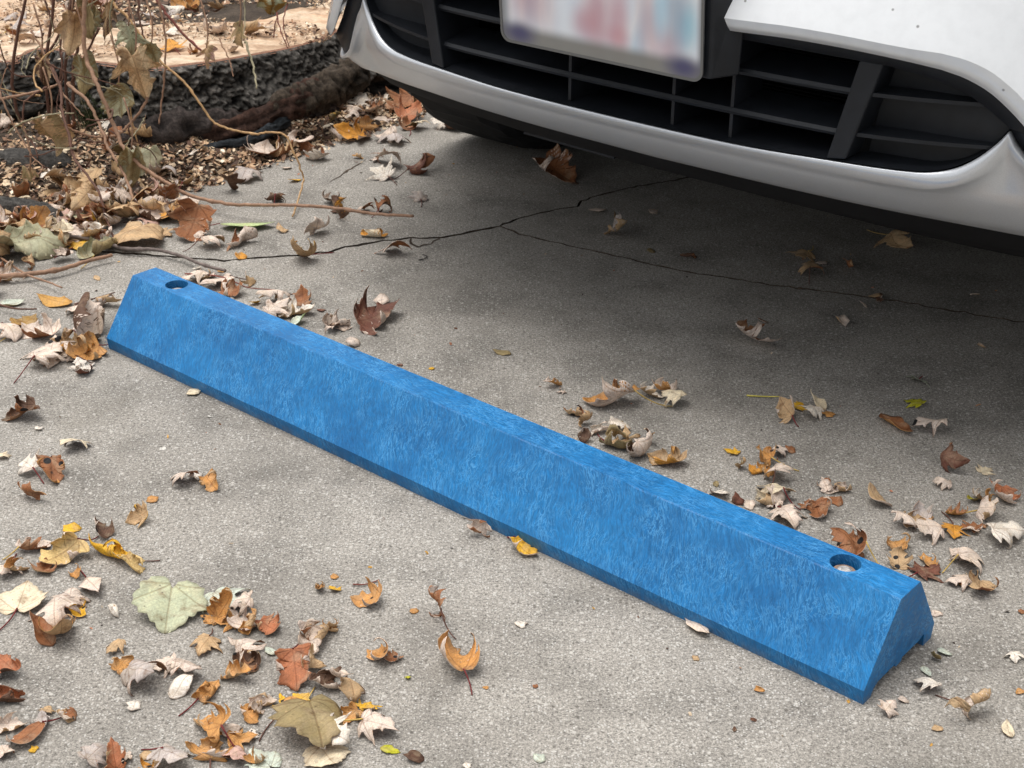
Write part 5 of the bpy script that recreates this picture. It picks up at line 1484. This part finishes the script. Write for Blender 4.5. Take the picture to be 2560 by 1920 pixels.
def tube(pts, r0, r1, seg=6, knots=0, rng=None):
    pts = [Vector(p) for p in pts]
    V, F = [], []
    for i, p in enumerate(pts):
        d = (pts[min(i + 1, len(pts) - 1)] - pts[max(i - 1, 0)]).normalized()
        a = d.orthogonal().normalized() if abs(d.z) > .9 else d.cross(Vector((0, 0, 1))).normalized()
        b = d.cross(a)
        r_ = r0 + (r1 - r0) * i / max(1, len(pts) - 1)
        if knots and i % knots == 0: r_ *= 1.45
        for k in range(seg):
            an = 2 * math.pi * k / seg
            V.append(tuple(p + a * r_ * math.cos(an) + b * r_ * math.sin(an)))
    for i in range(len(pts) - 1):
        for k in range(seg):
            k2 = (k + 1) % seg
            F.append((i * seg + k, i * seg + k2, (i + 1) * seg + k2, (i + 1) * seg + k))
    F.append(tuple(range(seg))[::-1]); F.append(tuple(range((len(pts) - 1) * seg, len(pts) * seg)))
    return V, F

def smooth_path(pts, sub=5, wob=0, seed=0):
    rng = random.Random(seed)
    P = [Vector(p) for p in pts]
    out = []
    for i in range(len(P) - 1):
        a, b, c, d = P[max(i - 1, 0)], P[i], P[i + 1], P[min(i + 2, len(P) - 1)]
        for k in range(sub):
            t = k / sub
            q = .5 * ((2 * b) + (c - a) * t + (2 * a - 5 * b + 4 * c - d) * t * t + (3 * b - a - 3 * c + d) * t ** 3)
            if wob: q = q + Vector((rng.gauss(0, wob), rng.gauss(0, wob), rng.gauss(0, wob * .6)))
            out.append(q)
    out.append(P[-1])
    return out

def tinted(name, V, F, c, mat, parent=None, smooth=True):
    me = bpy.data.meshes.new(name)
    me.from_pydata([tuple(v) for v in V], [], F)
    at = me.color_attributes.new('tint', 'FLOAT_COLOR', 'POINT')
    if isinstance(c, tuple): arr = np.tile(np.array([*c, 1], dtype=np.float32), (len(V), 1))
    else: arr = np.asarray(c, dtype=np.float32)
    at.data.foreach_set('color', arr.ravel())
    if smooth: me.polygons.foreach_set('use_smooth', [True] * len(me.polygons))
    me.materials.append(mat); me.update()
    o = bpy.data.objects.new(name, me); COL.objects.link(o)
    if parent: o.parent = parent
    return o

def place_leaf(i, x, y, z, size, style, A, B, kind, fl, label):
    rng = random.Random(1000 + i)
    V, F, C_, UV, P, sc = leaf_geo(kind, style, A, B, size * (dict(f=1.06, d=1.2, c=1.24, r=1.24, k=1.28)[style] if kind != 'b' else 1.1), rng, 1.0 if 's' in fl else 0.0)
    tilt = dict(c=20, d=13, f=7, r=18, k=24)[style]
    rot = Matrix.Rotation(R(rng.uniform(0, 360)), 3, 'Z') @ Matrix.Rotation(R(rng.gauss(0, tilt)), 3, 'X') @ Matrix.Rotation(R(rng.gauss(0, tilt)), 3, 'Y')
    Rm = np.array(rot)
    V = V @ Rm.T
    zmin = V[:, 2].min()
    low = np.sort(V[:, 2])[max(0, int(len(V) * .01))]
    V[:, 2] -= low - .0004
    V[:, 2] = np.maximum(V[:, 2], .0003 + .0002 * (np.arange(len(V)) % 2))
    me = leaf_mesh('fallen_leaf' if kind != 'b' else 'leaf_scrap', V, F, C_, UV, M['leaf'])
    o = bpy.data.objects.new('fallen_leaf' if kind != 'b' else 'leaf_scrap', me)
    COL.objects.link(o)
    o.location = (x, y, z)
    tag(o, label, 'leaf', 'fallen leaves' if kind != 'b' else 'scraps of fallen leaf')
    if kind != 'b' and ('l' in fl or rng.random() < .42) and size > .03:
        # the stalk leaves the leaf base and droops to the ground
        b = Rm @ P[1 + 4 * ((len(P) - 1) // 5)]
        b[2] -= low - .0004
        d0 = Rm @ np.array([0, -1, 0.0])
        dh = Vector((d0[0], d0[1], 0)).normalized() if abs(d0[0]) + abs(d0[1]) > 1e-3 else Vector((1, 0, 0))
        L = size * rng.uniform(.5, .95)
        side_ = Vector((-dh.y, dh.x, 0)) * rng.uniform(-.35, .35)
        pts = []
        for k in range(7):
            t = k / 6
            q = Vector((b[0], b[1], 0)) + dh * L * t + side_ * L * t * t
            q.z = max(.0012, b[2] * (1 - t) ** 1.6 + .0012)
            pts.append(q)
        Vt, Ft = tube(pts, .0009, .0007, 5)
        tinted('stalk', Vt, Ft, STALK[rng.choice('rryb')], M['stem'], o)
    return o
for i, rec in enumerate(LEAVES): place_leaf(i, *rec)

# ------------------------------------------------------------------ sawn stump with bark and roots
STZ = .15
def stump():
    root = empty('tree_stump', (-.6, 3.1, 0))
    tag(root, 'low sawn tree stump with dark furrowed bark and pale cut top', 'tree stump')
    off = Vector((-.6, 3.1, 0))
    front = [Vector((x, y, 0)) for x, y in STUMP_FRONT]
    back = [Vector((x, y, 0)) for x, y in STUMP_BACK]
    front = [Vector((front[0].x - .35, front[0].y + .05, 0))] + front + [Vector((-.25, 3.42, 0)), Vector((-.14, 3.60, 0))]
    back = back + [Vector((-.40, 3.72, 0)), Vector((-.2, 3.78, 0))]
    fr = smooth_path(front, 34, 0)
    NF = len(fr)
    # bark wall as displaced grid
    prof = [(0, 1.0), (.004, .97), (.010, .85), (.016, .7), (.024, .55), (.030, .44), (.026, .38), (.006, .33), (-.006, .27), (.004, .2), (.012, .1), (.02, 0), (.025, -.12)]
    rowsn = 64
    V, Cc = [], []
    for i, p in enumerate(fr):
        d = (fr[min(i + 1, NF - 1)] - fr[max(i - 1, 0)]).normalized()
        o_ = Vector((d.y, -d.x, 0))
        u = i * .02
        flare = .0 + .10 * max(0, min(1, (p.x + .62) / .3)) 
        for j in range(rowsn):
            q = 1 - j / (rowsn - 1)
            f = float(np.interp(1 - q, [1 - b for a, b in prof][::1], [a for a, b in prof]))
            z = STZ * (q * 1.1 - .1)
            zz = z * 10
            s3 = Vector((p.x * 9, p.y * 9, z * 16))
            fis = noise.noise(Vector((p.x * 45, p.y * 45, z * 80))) * .6 + noise.noise(Vector((p.x * 110, p.y * 110, z * 150))) * .8 + noise.noise(Vector((p.x * 230, p.y * 230, z * 260))) * .5
            wq = noise.noise(Vector((p.x * 20, p.y * 20, z * 30 + 8))) * .6
            n1 = min(1, abs(noise.noise(Vector((p.x * 21 + wq * 2, p.y * 21 + wq * 3, z * 34 + 3 + wq * 2)))) * 6)
            n2 = min(1, abs(noise.noise(Vector((p.x * 62 + wq * 4, p.y * 62, z * 84 + wq * 3)))) * 4)
            rid = (n1 * .6 + n2 * .4) * 1.7 - .85
            big = noise.noise(s3) * .014
            am = (.012 + .008 * noise.noise(Vector((p.x * 6, p.y * 6, z * 9)))) * min(1, (1 - q) * 12 + .1)
            dsp = f + flare * (1 - q) ** 1.3 + (fis * .9 + rid * .5) * am + big * min(1, (1 - q) * 6)
            V.append(p + o_ * dsp - off + Vector((0, 0, z)))
            redm = noise.noise(Vector((p.x * 7, p.y * 7, z * 22 + 9)))
            c = np.array((.135, .124, .11)) * (.08 + .95 * max(0, rid * .55 + .45)) * (1 + .8 * fis) * (1 + .5 * noise.noise(Vector((p.x * 5, p.y * 5, z * 5 + 4))))
            if q < .42: c = c * .42 + np.array((.040, .018, .012)) * max(0, min(1, redm * 2.4 + .25))
            Cc.append((*c, 1))
    F = []
    for i in range(NF - 1):
        for j in range(rowsn - 1):
            F.append((i * rowsn + j, i * rowsn + j + 1, (i + 1) * rowsn + j + 1, (i + 1) * rowsn + j))
    tinted('bark', V, F, np.array(Cc), M['bark'], root, True)
    # thin reddish bark rim and the cut face
    V, F = [], []
    for i, p in enumerate(fr):
        d = (fr[min(i + 1, NF - 1)] - fr[max(i - 1, 0)]).normalized(); o_ = Vector((d.y, -d.x, 0))
        k = .004 * noise.noise(Vector((p.x * 30, p.y * 30, 1)))
        V += [p - off + o_ * (.003 + k) + Vector((0, 0, STZ - .003)), p - off - o_ * (.008 + k) + Vector((0, 0, STZ + .0015))]
        if i: F.append((2 * i - 2, 2 * i, 2 * i + 1, 2 * i - 1))
    tinted('inner_bark_rim', V, F, (.24, .12, .075), M['stem'], root)
    bk = smooth_path(back, 20, 0)
    m = 40
    def samp(path, t):
        k = t * (len(path) - 1); a = int(min(k, len(path) - 2)); return path[a].lerp(path[a + 1], k - a)
    NX = 160
    rows = []
    frx = [p for p in fr]
    for j in range(25):
        q = j / 24
        row = []
        for i in range(NX):
            t = i / (NX - 1)
            a = samp(frx, t); d = samp(frx, min(1, t + .01)) - samp(frx, max(0, t - .01)); d.normalize()
            a = a - Vector((d.y, -d.x, 0)) * .007
            b = samp(bk, t)
            p = a.lerp(b, q)
            z = STZ + .001 + .006 * noise.noise(Vector((p.x * 8, p.y * 8, 0))) * min(1, q * 5) + .003 * noise.noise(Vector((p.x * 60, p.y * 20, 4))) * min(1, q * 5)
            row.append(tuple(p - off + Vector((0, 0, z))))
        rows.append(row)
    grid('cut_face', rows, M['cut'], root, True)
    # back wall going down behind
    rows = [[tuple(p - off + Vector((0, 0, STZ + .001))) for p in bk], [tuple(p - off + Vector((0, .03, -.03))) for p in bk]]
    grid('back_bark', rows, M['soil'], root, False, flip=True)
    # roots along the foot
    def rootlog(pts, r0, r1, seed, c):
        path = smooth_path(pts, 26, 0)
        Vt, Ft = tube(path, 1, 1, 20)
        n = len(path); V2, C2 = [], []
        for i, p in enumerate(path):
            t = i / (n - 1); rr = r0 + (r1 - r0) * t
            rr *= min(1, .25 + 5 * t, .25 + 5 * (1 - t)) ** .5
            for k in range(20):
                v = Vector(Vt[i * 20 + k]); d = (v - p)
                an = 2 * math.pi * k / 20
                wv = noise.noise(Vector((p.x * 9, p.y * 9, seed))) * 1.6
                s_ = (min(1, abs(noise.noise(Vector((math.cos(an + wv) * 2.6, math.sin(an + wv) * 2.6, t * 3.5 + seed)))) * 4) - .55) * .5
                s_ += noise.noise(Vector((v.x * 5 + p.x * 30, v.y * 5 + p.y * 30, v.z * 5 + seed))) * .28 + noise.noise(Vector((p.x * 90 + d.x * 9, p.y * 90, d.z * 9))) * .12
                V2.append(p + d * rr * (1 + s_) - off)
                C2.append((*(np.array(c) * (.35 + 1.5 * max(0, s_ + .35))), 1))
        tinted('root', V2, Ft, np.array(C2), M['bark'], root)
    rootlog([(-.80, 2.84, .00), (-.745, 2.87, .03), (-.68, 2.90, .035), (-.61, 2.94, .03), (-.54, 2.99, .02)], .04, .03, 1, (.05, .04, .036))
    rootlog([(-.66, 2.905, .02), (-.56, 2.93, .035), (-.50, 2.965, .05), (-.44, 3.0, .075), (-.38, 3.08, .09)], .018, .03, 5, (.055, .03, .022))
    rootlog([(-.62, 2.87, .012), (-.54, 2.90, .016), (-.50, 2.93, .03), (-.46, 2.96, .045)], .008, .012, 9, (.03, .034, .038))
    rootlog([(-.50, 2.97, .06), (-.44, 3.0, .075), (-.38, 3.04, .09), (-.32, 3.1, .11)], .024, .034, 13, (.06, .046, .034))
stump()

# a chunk of bark-covered log at the left
def bark_log(pts, r0, r1, seed, label):
    path = smooth_path(pts, 10, 0)
    Vt, Ft = tube(path, 1, 1, 22)
    V2, C2 = [], []
    n = len(path)
    for i, p in enumerate(path):
        t = i / (n - 1); rr = r0 + (r1 - r0) * t; rr *= min(1, .3 + 6 * (1 - t)) ** .5
        for k in range(22):
            v = Vector(Vt[i * 22 + k]); d = v - p
            s_ = noise.noise(Vector((d.x * 4 + seed, d.y * 4, p.x * 40))) * .25 + noise.noise(Vector((v.x * 50, v.y * 50, v.z * 50 + seed))) * .1
            V2.append(p + d * rr * (1 + s_)); C2.append((*(np.array((.075, .07, .064)) * (.4 + 1.4 * max(0, s_ + .4))), 1))
    o = tinted('bark_log', V2, Ft, np.array(C2), M['bark'])
    tag(o, label, 'log')
bark_log([(-1.25, 2.66, .01), (-1.0, 2.69, .018), (-.90, 2.70, .018), (-.835, 2.72, .012)], .04, .034, 3, 'short rough bark piece at the left edge below the vine')
bark_log([(-1.2, 2.43, .005), (-.95, 2.47, .012), (-.86, 2.49, .012), (-.79, 2.47, .006)], .034, .018, 8, 'shredded brown log end in the litter at left edge')

# ------------------------------------------------------------------ wood chips, litter and crumbs
def chips(name, n, spot, sizes, cols, seed, mat, zf=lambda x, y: 0):
    rng = random.Random(seed)
    V, F, Cc = [], [], []
    for _ in range(n):
        x, y = spot(rng)
        s = rng.uniform(*sizes); a = s * rng.uniform(.5, 1.3); b = s * rng.uniform(.2, .6)
        rot = Matrix.Rotation(rng.uniform(0, 6.28), 3, 'Z') @ Matrix.Rotation(rng.gauss(0, .45), 3, 'X') @ Matrix.Rotation(rng.gauss(0, .45), 3, 'Y')
        base = Vector((x, y, zf(x, y) + rng.uniform(.001, .008) * s / .012))
        c = cols[int(rng.random() ** 1.0 * len(cols))]; k = rng.uniform(.6, 1.25)
        m_ = s * rng.uniform(-.15, .25)
        q = [Vector((-a, -b, 0)), Vector((0, -b * 1.1, m_)), Vector((a, -b * .5, 0)), Vector((a * .9, b, 0)), Vector((0, b, m_)), Vector((-a * .8, b * .8, 0))]
        i0 = len(V)
        for p in q:
            V.append(base + rot @ p); Cc.append((c[0] * k, c[1] * k, c[2] * k, 1))
        F += [(i0, i0 + 1, i0 + 4, i0 + 5), (i0 + 1, i0 + 2, i0 + 3, i0 + 4)]
    o = tinted(name, V, F, np.array(Cc), mat, None, False)
    tag(o, kind='stuff')
    return o
CH = [lin(196, 166, 134), lin(220, 196, 166), lin(160, 124, 98), lin(132, 102, 82), lin(110, 88, 74), lin(98, 76, 64), lin(240, 224, 200), lin(176, 144, 114), lin(84, 66, 56)]
def verge(rng):
    while True:
        t = rng.uniform(-.9, .75); o = abs(rng.gauss(0, .22)) if rng.random() < .8 else rng.uniform(0, .7)
        o -= .03 * rng.random()
        x, y = epos(t, o)
        if x < -.2 and y < 3.3: return x, y
def far_verge(rng):
    return rng.uniform(-2.4, .1), rng.uniform(3.15, 5.6)
def stumptop(rng):
    while True:
        x = rng.uniform(-1.25, -.4); y = rng.uniform(3.02, 3.6) + (x + .8) * .35
        if noise.noise(Vector((x * 6, y * 6, 2))) > -.05: return x, y
mound = lambda x, y: .0
tag(chips('wood_chip', 20000, verge, (.0025, .0085), CH + [CH[0], CH[1], CH[7]], 11, M['chips'], lambda x, y: bank_z(x, y) if (x - E0.x) * -ED.y + (y - E0.y) * ED.x > 0 else 0), 'pale sawdust chips over dark soil along the concrete edge', 'wood chips')
tag(chips('bark_mulch', 6000, far_verge, (.006, .018), CH[2:6] + CH[7:], 12, M['chips'], lambda x, y: -.02), 'brown chip mulch on the ground beyond the stump', 'mulch')
tag(chips('sawdust', 3600, stumptop, (.002, .006), CH[:3] + CH[5:], 13, M['chips'], lambda x, y: STZ + .003), 'sawdust and chips lying on the stump top', 'sawdust')
def open_conc(rng):
    return rng.uniform(-1.0, 1.2), rng.uniform(1.0, 3.0)
CR_ = [lin(196, 176, 150), lin(150, 110, 80), lin(96, 66, 50), lin(210, 160, 80), lin(225, 220, 210), lin(60, 46, 40), lin(176, 120, 92)]
tag(chips('leaf_crumb', 420, open_conc, (.0012, .0038), CR_, 14, M['chips']), 'tiny crumbs of leaf and grit strewn over the concrete', 'debris')

# leaf litter under the vine and beyond the stump (too many to count)
def litter(name, n, spot, zf, seed, sizes, pal, label, styles='cdrkf'):
    rng = random.Random(seed)
    Vs, Fs, Cs, Us = [], [], [], []
    base = 0
    for _ in range(n):
        x, y = spot(rng)
        A, B = rng.choice(pal)
        V, F, C_, UV, P, sc = leaf_geo('m' if rng.random() < .85 else 'g', rng.choice(styles), A, B, rng.uniform(*sizes), rng, 0.0, rings=(.35, .7, 1.0))
        rot = Matrix.Rotation(R(rng.uniform(0, 360)), 3, 'Z') @ Matrix.Rotation(R(rng.gauss(0, 22)), 3, 'X') @ Matrix.Rotation(R(rng.gauss(0, 22)), 3, 'Y')
        V = V @ np.array(rot).T
        V[:, 2] -= V[:, 2].min()
        V += np.array([x, y, zf(x, y) + rng.uniform(0, .012)])
        Vs.append(V); Cs.append(C_); Us.append(UV)
        Fs += [tuple(v + base for v in f) for f in F]
        base += len(V)
    me = leaf_mesh(name, np.concatenate(Vs), Fs, np.concatenate(Cs), np.concatenate(Us), M['leaf'])
    o = bpy.data.objects.new(name, me); COL.objects.link(o)
    tag(o, label, 'leaf litter', kind='stuff')
PAL = [('pa', 'ru'), ('ru', 'pa'), ('ta', 'ru'), ('ta', 'pa'), ('pa', 'ta'), ('pa', 'br'), ('gr', 'ru'), ('or', 'ta'), ('ta', 'ta'), ('cr', 'ta'), ('wh', 'ta'), ('pk', 'ru')]
def near_edge(rng):
    while True:
        x, y = epos(rng.uniform(-.85, -.12), rng.gauss(.02, .07))
        if y < 2.75 and x < -.45: return x, y
litter('leaf_litter', 190, near_edge, lambda x, y: max(0, bank_z(x, y)) - .003, 21, (.03, .07), PAL, 'dense brown and grey leaf litter along the concrete edge under the vine')
def beyond(rng): 
    while True:
        x, y = rng.uniform(-1.9, .2), 3.22 + 2.2 * rng.random() ** 1.6
        if not (x > -.2 and y < 4.2): return x, y
litter('far_leaf_litter', 330, beyond, lambda x, y: -.02, 22, (.04, .09), PAL, 'brown and grey leaf litter on the ground beyond the stump')
def vergeside(rng):
    x, y = epos(rng.uniform(-.9, .2), rng.uniform(.1, .6)); return x, y
litter('verge_leaf_litter', 60, vergeside, lambda x, y: max(0, bank_z(x, y)) - .004, 23, (.03, .06), PAL, 'scattered dead leaves among chips between stump and concrete')

# ------------------------------------------------------------------ dead vine with withered leaves, and loose twigs
SC = dict(stem=lin(150, 118, 96), stemd=lin(96, 68, 56), stemy=lin(182, 146, 104), stemr=lin(128, 78, 68), stemg=lin(150, 142, 116), stemgr=lin(112, 100, 94), stemye=lin(206, 192, 96), black=lin(36, 32, 32))
vroot = Vector((-.915, 2.88, 0))
vine = empty('dead_vine', vroot)
tag(vine, 'tangle of dry brown vine stems with withered hanging leaves', 'vine')
for i, (nm, pts, r0, cc_) in enumerate(VINE):
    path = smooth_path(pts, 7, .0007, i)
    path = [p - vroot for p in path]
    Vt, Ft = tube(path, r0, r0 * .62, 7, knots=23)
    tinted('stem' if nm == 'cane' else 'tendril', Vt, Ft, SC[cc_], M['stem'], vine)
rng = random.Random(55)
for i in range(46):
    a = Vector((rng.uniform(-1.06, -.70), rng.uniform(2.56, 2.95), rng.uniform(.02, .34)))
    ln = rng.uniform(.06, .22); an = rng.uniform(0, 6.28); el = rng.gauss(-.5, .7)
    pts = [a]
    for k in range(4):
        an += rng.gauss(0, .55); el += rng.gauss(0, .4)
        pts.append(pts[-1] + Vector((math.cos(an) * math.cos(el), math.sin(an) * math.cos(el) * .6, math.sin(el))) * ln / 4)
    pts = [Vector((p.x, p.y, max(p.z, bank_z(p.x, p.y) + .004))) - vroot for p in pts]
    r_ = rng.choice((.0008, .0011, .0016, .002))
    Vt, Ft = tube(smooth_path(pts, 5, .0005, i), r_, r_ * .6, 5)
    tinted('tendril', Vt, Ft, SC[rng.choice(('stem', 'stemd', 'stemd', 'stemg', 'stemy'))], M['stem'], vine)
# rooted base canes that carry the tangle
for i, (dx, dy, tx, ty, tz) in enumerate(((0, 0, .02, .03, .75), (.05, -.03, .12, 0, .72), (-.06, .02, -.02, .08, .8), (.02, .05, .05, .1, .9))):
    path = smooth_path([(dx, dy, -.02), (dx * 1.2, dy, .15), ((dx + tx) / 2 + .03, (dy + ty) / 2, .4), (tx, ty, tz)], 8, .0012, 40 + i)
    Vt, Ft = tube(path, .0036, .0026, 7, knots=17)
    tinted('stem', Vt, Ft, SC['stemd'], M['stem'], vine)
for i, (x, y, z, wd, hg, A, B, kind) in enumerate(HANG):
    wd *= 1.5; hg *= 1.12
    rng = random.Random(700 + i)
    V, F, C_, UV, P, sc = leaf_geo(kind, 'f', A, B, 1.0, rng, 0.0, rings=(.15, .3, .45, .6, .75, .88, 1.0))
    # hang tip-down, drawn in at the stalk and pleated like a withered leaf
    v = V.copy()
    yy = v[:, 1].max() - v[:, 1]
    V2 = np.zeros_like(v)
    span = np.ptp(v[:, 0]); hgt = np.ptp(v[:, 1])
    t = (v[:, 1] - v[:, 1].min()) / hgt                     # 0 at the stalk end, 1 at the tip
    fold = rng.uniform(9, 15)
    sx = v[:, 0] / span
    V2[:, 0] = sx * wd * (.72 + .28 * t)
    V2[:, 1] = v[:, 2] * wd * .5 + .12 * wd * np.sin(sx * fold + rng.uniform(0, 6)) * (1.1 - .5 * t) - abs(sx) ** 1.5 * wd * rng.uniform(-.5, .7) + .14 * wd * np.sin(t * 4 + i)
    V2[:, 2] = hg * (.5 - t) + .05 * wd * np.sin(sx * 7 + i)
    a = rng.uniform(-.6, .6); b = rng.uniform(-.22, .22)
    rot = np.array(Matrix.Rotation(a, 3, 'Z') @ Matrix.Rotation(b, 3, 'Y'))
    V2 = V2 @ rot.T + np.array([x - vroot.x, y - vroot.y, max(z, hg * .45)])
    me = leaf_mesh('leaf', V2, F, C_, UV, M['leaf'])
    o = bpy.data.objects.new('leaf', me); COL.objects.link(o); o.parent = vine
    # short stalk up to the tangle
    top = Vector((V2[:, 0].mean(), V2[:, 1].mean(), V2[:, 2].max()))
    path = smooth_path([top - Vector((0, 0, .01)), top + Vector((.004, .004, .03)), top + Vector((-.01, .02, .08))], 4)
    Vt, Ft = tube(path, .0014, .0018, 5)
    tinted('leaf_stalk', Vt, Ft, SC['stem'], M['stem'], vine)
for i, (lab, pts, r0, cc_) in enumerate(TWIGS):
    path = smooth_path(pts, 7, r0 * .12, 60 + i)
    path = [Vector((p.x, p.y, max(p.z, r0 * .8))) for p in path]
    Vt, Ft = tube(path, r0, r0 * .6, 7, knots=19 if r0 > .002 else 0)
    c0 = path[len(path) // 2].copy(); c0.z = 0
    o = tinted('twig', [Vector(v) - c0 for v in Vt], Ft, SC[cc_], M['stem'])
    o.location = c0
    tag(o, lab, 'twig', 'loose twigs and stalks on the ground')
# moss clump against the stump
rng = random.Random(77)
V, F, Cc = [], [], []
for i in range(1400):
    a = rng.uniform(0, 6.28); r_ = abs(rng.gauss(0, .035))
    p = Vector((-.845 + r_ * math.cos(a), 2.90 + r_ * math.sin(a) * .5, .02 + max(0, .095 - r_ * 1.2) * rng.random()))
    d = Vector((rng.gauss(0, .6), rng.gauss(-.3, .5), rng.uniform(.3, 1.2))).normalized() * rng.uniform(.004, .011)
    s_ = d.cross(Vector((rng.gauss(0, 1), rng.gauss(0, 1), 0))).normalized() * .0011
    b = len(V); V += [p - s_, p + s_, p + d]; F.append((b, b + 1, b + 2))
    k = rng.uniform(.5, 1.3)
    Cc += [(.055 * k, .07 * k, .028 * k, 1)] * 3
tag(tinted('moss', V, F, np.array(Cc), M['chips'], None, False), 'dark green moss clump against the stump bark', 'moss', kind='stuff')
